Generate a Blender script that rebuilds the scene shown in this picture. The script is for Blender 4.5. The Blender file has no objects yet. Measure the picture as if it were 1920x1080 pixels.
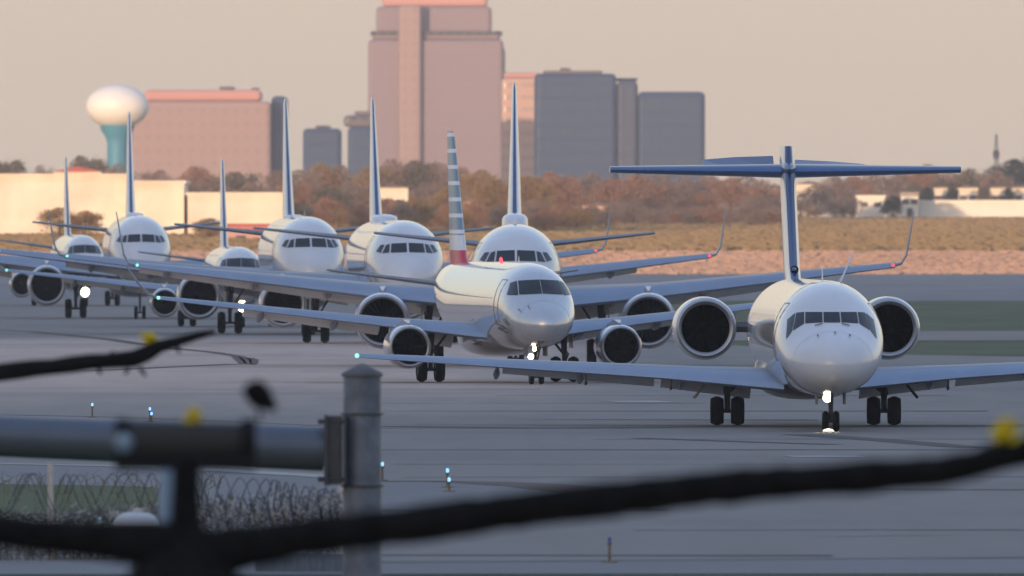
import bpy, math, random
import numpy as np
from mathutils import Vector, Matrix
random.seed(7)
R = math.radians
S = bpy.context.scene
C = S.collection
# ------------------------------------------------------------------ camera
CAM_H, HORIZON, FPX = 6.55, 403.0, 36000.0
cd = bpy.data.cameras.new('camera'); cam = bpy.data.objects.new('camera', cd); C.objects.link(cam)
cam.location = (0, 0, CAM_H)
cam.rotation_euler = (math.pi/2 - math.atan((540-HORIZON)/FPX), 0, 0)
cd.sensor_width = 36; cd.lens = FPX/1920*36
cd.clip_start = 1; cd.clip_end = 60000
cd.dof.use_dof = True; cd.dof.focus_distance = 630; cd.dof.aperture_fstop = cd.lens/1000/0.145
S.camera = cam
S.view_settings.view_transform = 'Standard'; S.view_settings.look = 'None'
S.view_settings.exposure = 0.0; S.view_settings.gamma = 1.0
S.render.film_transparent = False
# ------------------------------------------------------------------ light
SUN_EL, SUN_ROT = R(2.2), R(203)
W = bpy.data.worlds.new('World'); S.world = W; W.use_nodes = True
nt = W.node_tree; bg = nt.nodes['Background']
sky = nt.nodes.new('ShaderNodeTexSky'); sky.sky_type = 'NISHITA'; sky.sun_disc = False
sky.sun_elevation = R(5); sky.sun_rotation = SUN_ROT
sky.air_density = 1.0; sky.dust_density = 1.6; sky.ozone_density = 1.2
tcw = nt.nodes.new('ShaderNodeTexCoord'); spw = nt.nodes.new('ShaderNodeSeparateXYZ'); nt.links.new(tcw.outputs['Generated'], spw.inputs[0])
rpw = nt.nodes.new('ShaderNodeValToRGB'); nt.links.new(spw.outputs['Z'], rpw.inputs[0])
el = rpw.color_ramp.elements; el[0].position = 0.0; el[0].color = (.77,.625,.525,1); el[1].position = 1.0; el[1].color = (.32,.44,.70,1)
for p_, c_ in ((.012,(.755,.63,.54)), (.10,(.68,.63,.59)), (.30,(.45,.53,.74)), (.6,(.36,.47,.74))):
    e_ = el.new(p_); e_.color = (*c_, 1)
skm = nt.nodes.new('ShaderNodeMix'); skm.data_type = 'RGBA'; skm.blend_type = 'ADD'; skm.inputs[0].default_value = 1.0
sks = nt.nodes.new('ShaderNodeVectorMath'); sks.operation = 'SCALE'; sks.inputs[3].default_value = .12
nt.links.new(sky.outputs[0], sks.inputs[0])
nt.links.new(rpw.outputs[0], skm.inputs[6]); nt.links.new(sks.outputs[0], skm.inputs[7])
nt.links.new(skm.outputs[2], bg.inputs[0]); bg.inputs[1].default_value = 0.89
sd = bpy.data.lights.new('sun', 'SUN'); sd.energy = 5.0; sd.angle = R(0.6); sd.color = (1.0, .68, .44)
sun = bpy.data.objects.new('sun', sd); C.objects.link(sun)
sv = Vector((math.sin(SUN_ROT)*math.cos(SUN_EL), math.cos(SUN_ROT)*math.cos(SUN_EL), math.sin(SUN_EL)))
sun.rotation_euler = (-sv).to_track_quat('-Z', 'Y').to_euler()
S.view_settings.exposure = 0.0

# ------------------------------------------------------------------ helpers
def at(px, py, D):                       # where something seen there stands at distance D
    s = FPX/D
    return Vector(((px-960)/s, D, CAM_H-(py-HORIZON)/s))
def ground(px, py, z=0.0):
    D = FPX*(CAM_H-z)/(py-HORIZON)
    return Vector(((px-960)*D/FPX, D, z))
def tag(o, label=None, cat=None, group=None, kind=None):
    for k, v in (('label', label), ('category', cat), ('group', group), ('kind', kind)):
        if v: o[k] = v
    return o
def empty(name, loc=(0,0,0), rz=0):
    o = bpy.data.objects.new(name, None); C.objects.link(o); o.location = loc; o.rotation_euler = (0,0,rz)
    o.empty_display_size = .3
    return o
def copy_tree(o, parent=None):
    c = o.copy(); C.objects.link(c); c.parent = parent
    for ch in list(o.children): copy_tree(ch, c)
    return c
class MB:
    def __init__(s): s.v = []; s.f = []; s.m = []
    def add(s, vs, fs, mi=0):
        b = len(s.v); s.v += [tuple(p) for p in vs]
        s.f += [tuple(b+i for i in f) for f in fs]; s.m += [mi]*len(fs); return s
    def loft(s, rings, mi=0, closed=True, cap0=False, cap1=False, mif=None):
        n = len(rings[0]); b = len(s.v)
        for r in rings: s.v += [tuple(p) for p in r]
        for i in range(len(rings)-1):
            for j in range(n if closed else n-1):
                k = (j+1) % n
                s.f.append((b+i*n+j, b+i*n+k, b+(i+1)*n+k, b+(i+1)*n+j)); s.m.append(mif(i, j) if mif else mi)
        if cap0: s.f.append(tuple(b+j for j in range(n))[::-1]); s.m.append(mi)
        if cap1: s.f.append(tuple(b+(len(rings)-1)*n+j for j in range(n))); s.m.append(mi)
        return s
    def box(s, c, d, mi=0, rz=0, rx=0):
        M = Matrix.Rotation(rz, 3, 'Z') @ Matrix.Rotation(rx, 3, 'X'); c = Vector(c); vs = []
        for sx in (-.5,.5):
            for sy in (-.5,.5):
                for sz in (-.5,.5): vs.append(c + M @ Vector((sx*d[0], sy*d[1], sz*d[2])))
        return s.add(vs, [(0,1,3,2),(4,6,7,5),(0,4,5,1),(2,3,7,6),(0,2,6,4),(1,5,7,3)], mi)
    def tube(s, path, rad, n=10, mi=0, cap=True):
        path = [Vector(p) for p in path]; rings = []
        for i, p in enumerate(path):
            t = (path[min(i+1, len(path)-1)] - path[max(i-1, 0)]).normalized()
            up = Vector((0,0,1)) if abs(t.z) < .9 else Vector((0,1,0))
            a = t.cross(up).normalized(); b = t.cross(a)
            r = rad[i] if isinstance(rad, (list, tuple)) else rad
            rings.append([p + a*r*math.cos(2*math.pi*k/n) + b*r*math.sin(2*math.pi*k/n) for k in range(n)])
        return s.loft(rings, mi, True, cap, cap)
    def lathe(s, prof, c=(0,0,0), axis='Y', n=32, mi=0):
        rings = []
        for r, h in prof:
            ring = []
            for k in range(n):
                a = 2*math.pi*k/n; u, v = r*math.cos(a), r*math.sin(a)
                ring.append({'Y': (c[0]+u, c[1]+h, c[2]+v), 'X': (c[0]+h, c[1]+u, c[2]+v), 'Z': (c[0]+u, c[1]+v, c[2]+h)}[axis])
            rings.append(ring)
        return s.loft(rings, mi)
    def build(s, name, mats, parent=None, smooth=True, sharp=40):
        me = bpy.data.meshes.new(name); me.from_pydata(s.v, [], s.f)
        if not isinstance(mats, (list, tuple)): mats = [mats]
        for m in mats: me.materials.append(m)
        me.polygons.foreach_set('material_index', s.m)
        import bmesh
        bm = bmesh.new(); bm.from_mesh(me); bmesh.ops.recalc_face_normals(bm, faces=bm.faces); bm.to_mesh(me); bm.free()
        if smooth:
            me.polygons.foreach_set('use_smooth', [True]*len(me.polygons)); me.set_sharp_from_angle(angle=R(sharp))
        me.update()
        o = bpy.data.objects.new(name, me); C.objects.link(o)
        if parent: o.parent = parent
        return o
MATS = {}
def mat(name, col, rough=.5, metal=0.0, coat=0.0, var=0.0, scale=1.0, emit=None, estr=0, bump=0.0, spec=.5, coatr=.05, col2=None, stretch=(1,1,1), detail=6):
    if name in MATS: return MATS[name]
    m = bpy.data.materials.new(name); m.use_nodes = True; n = m.node_tree; b = n.nodes['Principled BSDF']
    b.inputs['Roughness'].default_value = rough; b.inputs['Metallic'].default_value = metal
    b.inputs['Coat Weight'].default_value = coat; b.inputs['Coat Roughness'].default_value = coatr; b.inputs['Specular IOR Level'].default_value = spec
    b.inputs['Base Color'].default_value = (*col, 1)
    if var or col2:
        tc = n.nodes.new('ShaderNodeTexCoord'); mp = n.nodes.new('ShaderNodeMapping'); nz = n.nodes.new('ShaderNodeTexNoise')
        mp.inputs['Scale'].default_value = stretch
        nz.inputs['Scale'].default_value = scale; nz.inputs['Detail'].default_value = detail; nz.inputs['Roughness'].default_value = .6
        rp = n.nodes.new('ShaderNodeValToRGB'); rp.color_ramp.elements[0].position = .32; rp.color_ramp.elements[1].position = .68
        c2 = col2 or tuple(min(1, c*(1+var)) for c in col)
        rp.color_ramp.elements[0].color = (*[c*(1-var) for c in col], 1); rp.color_ramp.elements[1].color = (*c2, 1)
        n.links.new(tc.outputs['Object'], mp.inputs[0]); n.links.new(mp.outputs[0], nz.inputs['Vector'])
        n.links.new(nz.outputs['Fac'], rp.inputs[0]); n.links.new(rp.outputs[0], b.inputs['Base Color'])
        if bump:
            bp = n.nodes.new('ShaderNodeBump'); bp.inputs['Strength'].default_value = bump
            n.links.new(nz.outputs['Fac'], bp.inputs['Height']); n.links.new(bp.outputs[0], b.inputs['Normal'])
    if emit:
        b.inputs['Emission Color'].default_value = (*emit, 1); b.inputs['Emission Strength'].default_value = estr
    MATS[name] = m; return m
def pchip(xs, ys):
    xs = np.array(xs, float); ys = np.array(ys, float)
    h = np.diff(xs); d = np.diff(ys)/h; m = np.zeros(len(xs))
    m[0] = d[0]; m[-1] = d[-1]
    for i in range(1, len(xs)-1):
        if d[i-1]*d[i] > 0:
            w1 = 2*h[i]+h[i-1]; w2 = h[i]+2*h[i-1]; m[i] = (w1+w2)/(w1/d[i-1]+w2/d[i])
    def f(x):
        x = min(max(x, xs[0]), xs[-1]); i = min(int(np.searchsorted(xs, x, 'right'))-1, len(xs)-2)
        t = (x-xs[i])/h[i]
        return float((2*t**3-3*t*t+1)*ys[i]+(t**3-2*t*t+t)*h[i]*m[i]+(-2*t**3+3*t*t)*ys[i+1]+(t**3-t*t)*h[i]*m[i+1])
    return f

# ------------------------------------------------------------------ the setting: ground
M_grass_far = mat('dry_grass', (.22,.17,.075), .95, var=.35, scale=.06, col2=(.30,.20,.09), stretch=(1,.15,1))
M_grass = mat('turf', (.045,.068,.020), .95, var=.45, scale=.12, stretch=(1,.2,1))
M_asph = mat('asphalt', (.125,.130,.150), .85, var=.18, scale=.05, stretch=(1,.12,1), detail=9)
def apron_mat():
    m = bpy.data.materials.new('apron_pavement'); m.use_nodes = True; n = m.node_tree; b = n.nodes['Principled BSDF']; b.inputs['Roughness'].default_value = .8
    tc = n.nodes.new('ShaderNodeTexCoord'); sp = n.nodes.new('ShaderNodeSeparateXYZ'); n.links.new(tc.outputs['Object'], sp.inputs[0])
    def noise(sc, st, det=8):
        mp = n.nodes.new('ShaderNodeMapping'); mp.inputs['Scale'].default_value = st; n.links.new(tc.outputs['Object'], mp.inputs[0])
        z = n.nodes.new('ShaderNodeTexNoise'); z.inputs['Scale'].default_value = sc; z.inputs['Detail'].default_value = det; n.links.new(mp.outputs[0], z.inputs['Vector']); return z.outputs['Fac']
    def M(op, a, c=0.0, d=None):
        q = n.nodes.new('ShaderNodeMath'); q.operation = op
        for i, v in enumerate((a, c)):
            if isinstance(v, (int, float)): q.inputs[i].default_value = v
            else: n.links.new(v, q.inputs[i])
        return q.outputs[0]
    def ss(v, a, c):
        q = n.nodes.new('ShaderNodeMapRange'); q.interpolation_type = 'SMOOTHSTEP'; n.links.new(v, q.inputs[0]); q.inputs[1].default_value = a; q.inputs[2].default_value = c; return q.outputs[0]
    def mix(f, A, B):
        q = n.nodes.new('ShaderNodeMix'); q.data_type = 'RGBA'; n.links.new(f, q.inputs[0])
        for i, v in ((6, A), (7, B)):
            if isinstance(v, tuple): q.inputs[i].default_value = (*v, 1)
            else: n.links.new(v, q.inputs[i])
        return q.outputs[2]
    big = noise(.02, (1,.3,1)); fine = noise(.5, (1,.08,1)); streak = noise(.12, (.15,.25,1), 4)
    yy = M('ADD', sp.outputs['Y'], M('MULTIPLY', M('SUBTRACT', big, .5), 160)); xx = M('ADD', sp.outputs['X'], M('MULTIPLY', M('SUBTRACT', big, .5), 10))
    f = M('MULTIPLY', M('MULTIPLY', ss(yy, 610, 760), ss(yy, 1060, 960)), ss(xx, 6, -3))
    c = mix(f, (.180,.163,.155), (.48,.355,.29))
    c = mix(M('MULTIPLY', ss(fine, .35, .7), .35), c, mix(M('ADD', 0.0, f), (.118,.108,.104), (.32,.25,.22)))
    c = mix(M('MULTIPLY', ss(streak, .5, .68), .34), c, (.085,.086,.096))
    n.links.new(c, b.inputs['Base Color']); return m
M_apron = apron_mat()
M_conc = mat('concrete', (.20,.175,.165), .85, var=.16, scale=.06, stretch=(1,.1,1), detail=9)
M_conc2 = mat('pale_concrete', (.16,.16,.17), .85, var=.15, scale=.08, stretch=(1,.15,1), detail=9)
M_tan = mat('sunlit_concrete', (.36,.27,.22), .9, var=.15, scale=.02, stretch=(1,.1,1))
M_line = mat('marking_paint', (.30,.30,.29), .8, var=.3, scale=.5)
M_tar = mat('joint_tar', (.03,.03,.035), .8, var=.3, scale=.5)
M_rub = mat('worn_marking', (.07,.045,.04), .85, var=.4, scale=.3)
def sheet(name, pts, z, m, kind='structure'):
    o = MB().add([(p[0], p[1], z) for p in pts], [tuple(range(len(pts)))]).build(name, m, smooth=False)
    return tag(o, kind=kind)
# one terrain sheet: flat airfield, low bank beyond it, unseen ridge added behind the camera to keep the low sun off the field
ys = [-9000,-700,-420,-300,-230,-150,-60,0,200,1000,2000,2128,2190,2700,3200,3650,4500,9000,40000]
zs = [70,90,96,92,70,25,2,-.02,0,0,0,0,2.4,3.6,4.7,5.7,5.7,5,0]
xs = [-20000,-6000,-3000,-1500,-700,-300,-100,0,100,300,700,1500,3000,6000,20000]
g = MB(); nv = len(xs)
vv = []
for y, z in zip(ys, zs):
    for x in xs:
        h = z*(1+.05*math.sin(x*.004)+.04*math.sin(x*.011)) if y < -100 else z
        vv.append((x, y, h-.03))
ff = [(j*nv+i, j*nv+i+1, (j+1)*nv+i+1, (j+1)*nv+i) for j in range(len(ys)-1) for i in range(nv-1)]
g.add(vv, ff)
tag(g.build('ground', M_grass_far, smooth=False), kind='structure')
def slab(name, px, yn, yf, z, m):       # patch between two image rows, its width given in metres
    D0 = FPX*CAM_H/(yn-HORIZON); D1 = FPX*CAM_H/(yf-HORIZON)
    return sheet(name, [(px[0], D0), (px[1], D0), (px[1], D1), (px[0], D1)], z, m)
sheet('airfield_turf', [(-600,150),(600,150),(600,2110),(-600,2130)], -.012, M_grass)
sheet('far_taxiway', [(-600,1490),(600,1440),(600,2125),(-600,2125)], .0, M_conc2)
def blades(name, label, y0, y1, n, xw, hgt, wid, m, seed, zf):
    rnd = np.random.RandomState(seed); vs = []; fs = []
    Y = y0+(y1-y0)*rnd.rand(n)**1.0; X_ = (rnd.rand(n)*2-1)*xw; H = hgt*(.5+rnd.rand(n)); Wd = wid*(.5+rnd.rand(n)); A = rnd.randn(n)*.6
    for k in range(n):
        c, s_ = math.cos(A[k])*Wd[k]/2, math.sin(A[k])*Wd[k]/2; z = zf(Y[k])-.05; b = 4*k; ln = rnd.rand()*.3
        vs += [(X_[k]-c, Y[k]-s_, z), (X_[k]+c, Y[k]+s_, z), (X_[k]+c*.8, Y[k]+s_+ln, z+H[k]*.8), (X_[k]-c*.7, Y[k]-s_+ln, z+H[k])]
        fs.append((b, b+1, b+2, b+3))
    return tag(MB().add(vs, fs).build(name, m, smooth=False), label, 'grass', kind='stuff')
zb0 = lambda y: float(np.interp(y, [2128,2190,3650], [0,2.4,5.7]))
M_blade = mat('golden_grass', (.37,.27,.14), .95, var=.1, scale=.03, col2=(.37,.25,.14), stretch=(1,.3,1))
M_bladep = mat('pinkish_stubble', (.64,.41,.29), .95, var=.08, scale=.05, stretch=(1,.3,1))
blades('field_grass', 'golden dry grass on the low rise beyond the taxiways', 2188, 3690, 100000, 125, .45, 1.1, M_blade, 1, zb0)
blades('stubble', 'pinkish dry stubble strip at the foot of the golden grass', 2128, 2192, 26000, 80, .16, .8, M_bladep, 2, zb0)
# queue apron (left and middle), then strips of turf and a narrow taxiway on the right
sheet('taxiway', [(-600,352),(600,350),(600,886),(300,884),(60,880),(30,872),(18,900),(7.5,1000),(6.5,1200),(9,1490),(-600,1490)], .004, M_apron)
sheet('service_road', [(6.8,1000),(600,1012),(600,1088),(7.0,1082)], .008, M_conc)
sheet('near_shoulder', [tuple(ground(x, y)[:2]) for x, y in ((-400,1078),(2600,1076),(2600,1046),(1500,1049),(-400,1056))], .008, M_conc2)
sheet('near_concrete', [tuple(ground(x, y)[:2]) for x, y in ((640,1000),(1240,932),(1115,922),(1040,910),(930,904),(640,900),(280,878),(-300,868),(-300,905),(300,912))], .008, M_conc2)
sheet('grass_island', [tuple(ground(x, y)[:2]) for x, y in ((-400,1000),(300,1000),(330,960),(300,915),(200,911),(-400,902))], .012, M_grass)
def stroke(name, pts, w, z, m):         # painted or tarred line on the ground, w in metres across
    P = [ground(x, y) for x, y in pts]; vs = []
    for i, p in enumerate(P):
        t = (P[min(i+1, len(P)-1)]-P[max(i-1, 0)]); t.z = 0; t.normalize(); n_ = Vector((-t.y, t.x, 0))
        ww = w[i] if isinstance(w, (list, tuple)) else w
        vs += [(p+n_*ww/2)[:2]+(z,), (p-n_*ww/2)[:2]+(z,)]
    fs = [(2*i, 2*i+1, 2*i+3, 2*i+2) for i in range(len(P)-1)]
    return tag(MB().add(vs, fs).build(name, m, smooth=False), kind='structure')
stroke('taxiway_edge_line', [(-100,617),(0,619),(60,622),(130,629),(200,636),(260,645),(330,654),(400,661),(445,668),(468,676),(474,684)], [.8,.8,.9,1.0,1.0,.9,.8,.7,.6,.4,.3], .014, M_rub)
for dx in (0, 13, 27): stroke('taxiway_edge_line', [(440+dx,668+dx*.12),(449+dx,675),(455+dx*.8,683)], [.35,.45,.3], .018, M_rub)
stroke('expansion_joint', [(440,683),(330,688),(230,693),(150,696)], .9, .014, M_tar)
stroke('expansion_joint', [(640,1056),(1000,1054),(1300,1051),(1700,1048),(2300,1044)], .5, .014, M_tar)
stroke('expansion_joint', [(1500,815),(1660,826),(1800,838),(2100,850)], 1.2, .014, M_tar)
stroke('expansion_joint', [(700,800),(1000,803),(1330,801),(1900,800)], 2.5, .010, M_tar)
stroke('expansion_joint', [(1560,834),(1400,829),(1200,822)], .8, .014, M_tar)
stroke('taxiway_guide_line', [(640,904),(800,903),(900,905),(960,908),(1030,912),(1070,918),(1110,926),(1180,940)], [1.2,1.2,1.6,2,2.2,2,1.2,.5], .016, M_rub)
stroke('marking', [(1545,1006),(1800,1003)], .5, .014, M_line)
stroke('marking', [(1535,855),(1560,858)], 2.0, .014, M_line)
stroke('marking', [(1180,752),(1220,755)], 2.0, .014, M_line)
stroke('edge_marking', [(-100,868),(280,876),(600,893),(640,896)], 1.3, .016, M_line)
stroke('edge_marking', [(-100,775),(250,782),(480,790),(640,798)], 2.0, .016, M_conc)

rj = random.Random(4); M_seam = mat('slab_seam', (.075,.072,.075), .9, var=.25, scale=.3)
for k in range(17):
    D_ = 372+k*27+rj.uniform(-4,4); x0_ = rj.uniform(-14,4); w_ = rj.uniform(8,34); wd_ = .22+D_/2600
    tag(MB().add([(x0_,D_,.013),(x0_+w_,D_+rj.uniform(-3,3),.013),(x0_+w_,D_+wd_+rj.uniform(-1,1),.013),(x0_,D_+wd_,.013)], [(0,1,2,3)]).build('expansion_joint', M_seam, smooth=False), kind='structure')
# ------------------------------------------------------------------ materials of the aircraft
M_white = mat('white_paint', (.60,.615,.655), .35, coat=1.0, var=.09, scale=.35, stretch=(1,.4,1.6))
M_belly = mat('grey_belly_paint', (.30,.30,.30), .35, coat=.5, var=.05, scale=.5)
M_silver = mat('silver_mica_paint', (.52,.54,.57), .24, metal=.6, coat=1.0, var=.03, scale=.4)
M_wing = mat('wing_grey', (.20,.23,.29), .38, var=.08, scale=.6)
M_lip = mat('bare_metal', (.46,.45,.45), .45, metal=1.0)
M_slat = mat('slat_metal', (.28,.34,.44), .36, metal=.6, var=.06, scale=1)
M_edge = mat('slat_lower_edge', (.80,.80,.80), .4)
M_stab = mat('tailplane_paint', (.13,.14,.16), .45)
M_flap = mat('flap_paint', (.80,.79,.77), .45, var=.08, scale=1)
M_navy = mat('navy_fin_paint', (.03,.06,.16), .28, coat=.5)
M_blueM = mat('blue_tail_paint', (.08,.15,.32), .3, metal=.3, coat=.4)
M_dark = mat('inlet_dark', (.003,.003,.004), .9, spec=.05)
M_fan = mat('fan_blades', (.004,.004,.005), .7, spec=.08)
M_glass = mat('cockpit_glass', (.006,.008,.012), .06)
M_tyre = mat('tyre_rubber', (.010,.010,.011), .9, spec=.12)
M_rim = mat('wheel_rim', (.12,.12,.125), .6)
M_strut = mat('gear_strut', (.055,.055,.06), .6, spec=.3)
M_door = mat('gear_door', (.6,.6,.6), .4)
M_soot = mat('grey_primer', (.12,.12,.13), .6)
M_green = mat('green_lamp', (.1,.6,.4), .3, emit=(.3,1,.7), estr=1.4)
M_red = mat('red_lamp', (.8,.05,.05), .3, emit=(1,.06,.04), estr=2)
M_beacon = mat('beacon_lamp', (.8,.05,.1), .3, emit=(1,.03,.05), estr=4)
M_taxi = mat('taxi_lamp', (1,.95,.8), .3, emit=(1,.86,.55), estr=14)

class Fus:
    """stations: (distance behind the nose, half width, top, bottom) measured from the cabin centre line"""
    def __init__(s, st, L, zc, tail):
        s.zc = zc; s.L = L
        st = list(st)+[(a*L, b, c, d) for a, b, c, d in tail]
        u = [math.sqrt(q[0]) for q in st]
        s.w = pchip(u, [q[1] for q in st]); s.t = pchip(u, [q[2] for q in st]); s.b = pchip(u, [q[3] for q in st])
        s.umax = u[-1]
    def sec(s, y):
        u = math.sqrt(max(y, 0)); t, b = s.t(u), s.b(u)
        return max(s.w(u), 1e-4), (t+b)/2, max((t-b)/2, 1e-4)
    def inside(s, x, z, y):
        w, m, h = s.sec(y); return (x/w)**2 + ((z-m)/h)**2 <= 1
    def proj(s, x, z):                   # first y at which the skin is met going aft
        lo = 0; y = 0
        while y < 12:
            y += .08
            if s.inside(x, z, y): break
            lo = y
        hi = y
        for _ in range(22):
            mid = (lo+hi)/2
            if s.inside(x, z, mid): hi = mid
            else: lo = mid
        return hi
    def on(s, x, z, off=.015):
        y = s.proj(x, z); e = .01
        w, m, h = s.sec(y); w2, m2, h2 = s.sec(y+e)
        F = lambda q: (x/q[0])**2+((z-q[1])/q[2])**2
        n = Vector((2*x/w**2, (F((w2, m2, h2))-F((w, m, h)))/e, 2*(z-m)/h**2)).normalized()
        return Vector((x, y, z)) + n*off
    def mesh(s, ynose, n=48):
        rings = []
        N = 110
        for i in range(N+1):
            u = s.umax*(i/N)**1.0
            if i == 0: u = .02
            w, m, h = s.sec(u*u)
            rings.append([(w*math.cos(2*math.pi*k/n), u*u+ynose, s.zc+m+h*math.sin(2*math.pi*k/n)) for k in range(n)])
        return MB().loft(rings, 0, True, True, True)

AIRF = [(0,0),(.012,.30),(.04,.52),(.10,.78),(.20,.95),(.35,1.0),(.55,.82),(.78,.42),(1,.03)]
def airfoil(x, yle, z, c, t, droop=0):
    up = [(a, b*t*.55) for a, b in AIRF]; lo = [(a, -b*t*.45) for a, b in AIRF[::-1]][:-1]
    return [(x, yle+a*c, z+b*c - droop*c*max(0, .12-a)) for a, b in up+lo]
def vfoil(z, yle, x, c, t):
    up = [(a, b*t*.5) for a, b in AIRF]; lo = [(a, -b*t*.5) for a, b in AIRF[::-1]][1:-1]
    return [(x+b*c, yle+a*c, z) for a, b in up+lo]
NUP = len(AIRF)
def surf(secs, sgn, name, mats, parent, lead=None, droop=0, frac=3):
    rings = [airfoil(sgn*x, y, z, c, t, droop) for x, y, z, c, t in secs]
    def mi(i, j): return 1 if (j < frac or j >= 2*NUP-3) else (2 if j >= 2*NUP-2-frac else 0)
    return MB().loft(rings, 0, True, True, True, mi).build(name, mats, parent, sharp=50)
def interp_sec(secs, x):
    for a, b in zip(secs, secs[1:]):
        if a[0] <= x <= b[0]:
            t = (x-a[0])/(b[0]-a[0]); return [a[k]+(b[k]-a[k])*t for k in range(5)]
    return list(secs[-1])
def wheel(mb_parent, x, y, r, w, name='wheel'):
    k = .28*w
    m = MB().lathe([(r*.45,-w/2+k*.3),(r*.62,-w/2),(r*.86,-w/2),(r*.96,-w/2+k),(r,-w*.15),(r,w*.15),(r*.96,w/2-k),(r*.86,w/2),(r*.62,w/2),(r*.45,w/2-k*.3)], (x, y, r), 'X', 28, 0)
    m.lathe([(.01,-w*.32),(r*.3,-w*.32),(r*.47,-w*.42),(r*.47,w*.42),(r*.3,w*.32),(.01,w*.32)], (x, y, r), 'X', 20, 1)
    for f in range(3):                    # tread grooves
        h = (f-1)*w*.14
        m.lathe([(r*1.002,h-.008),(r*1.002,h+.008)], (x, y, r), 'X', 28, 2)
    return m.build(name, [M_tyre, M_rim, M_dark], mb_parent)

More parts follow.
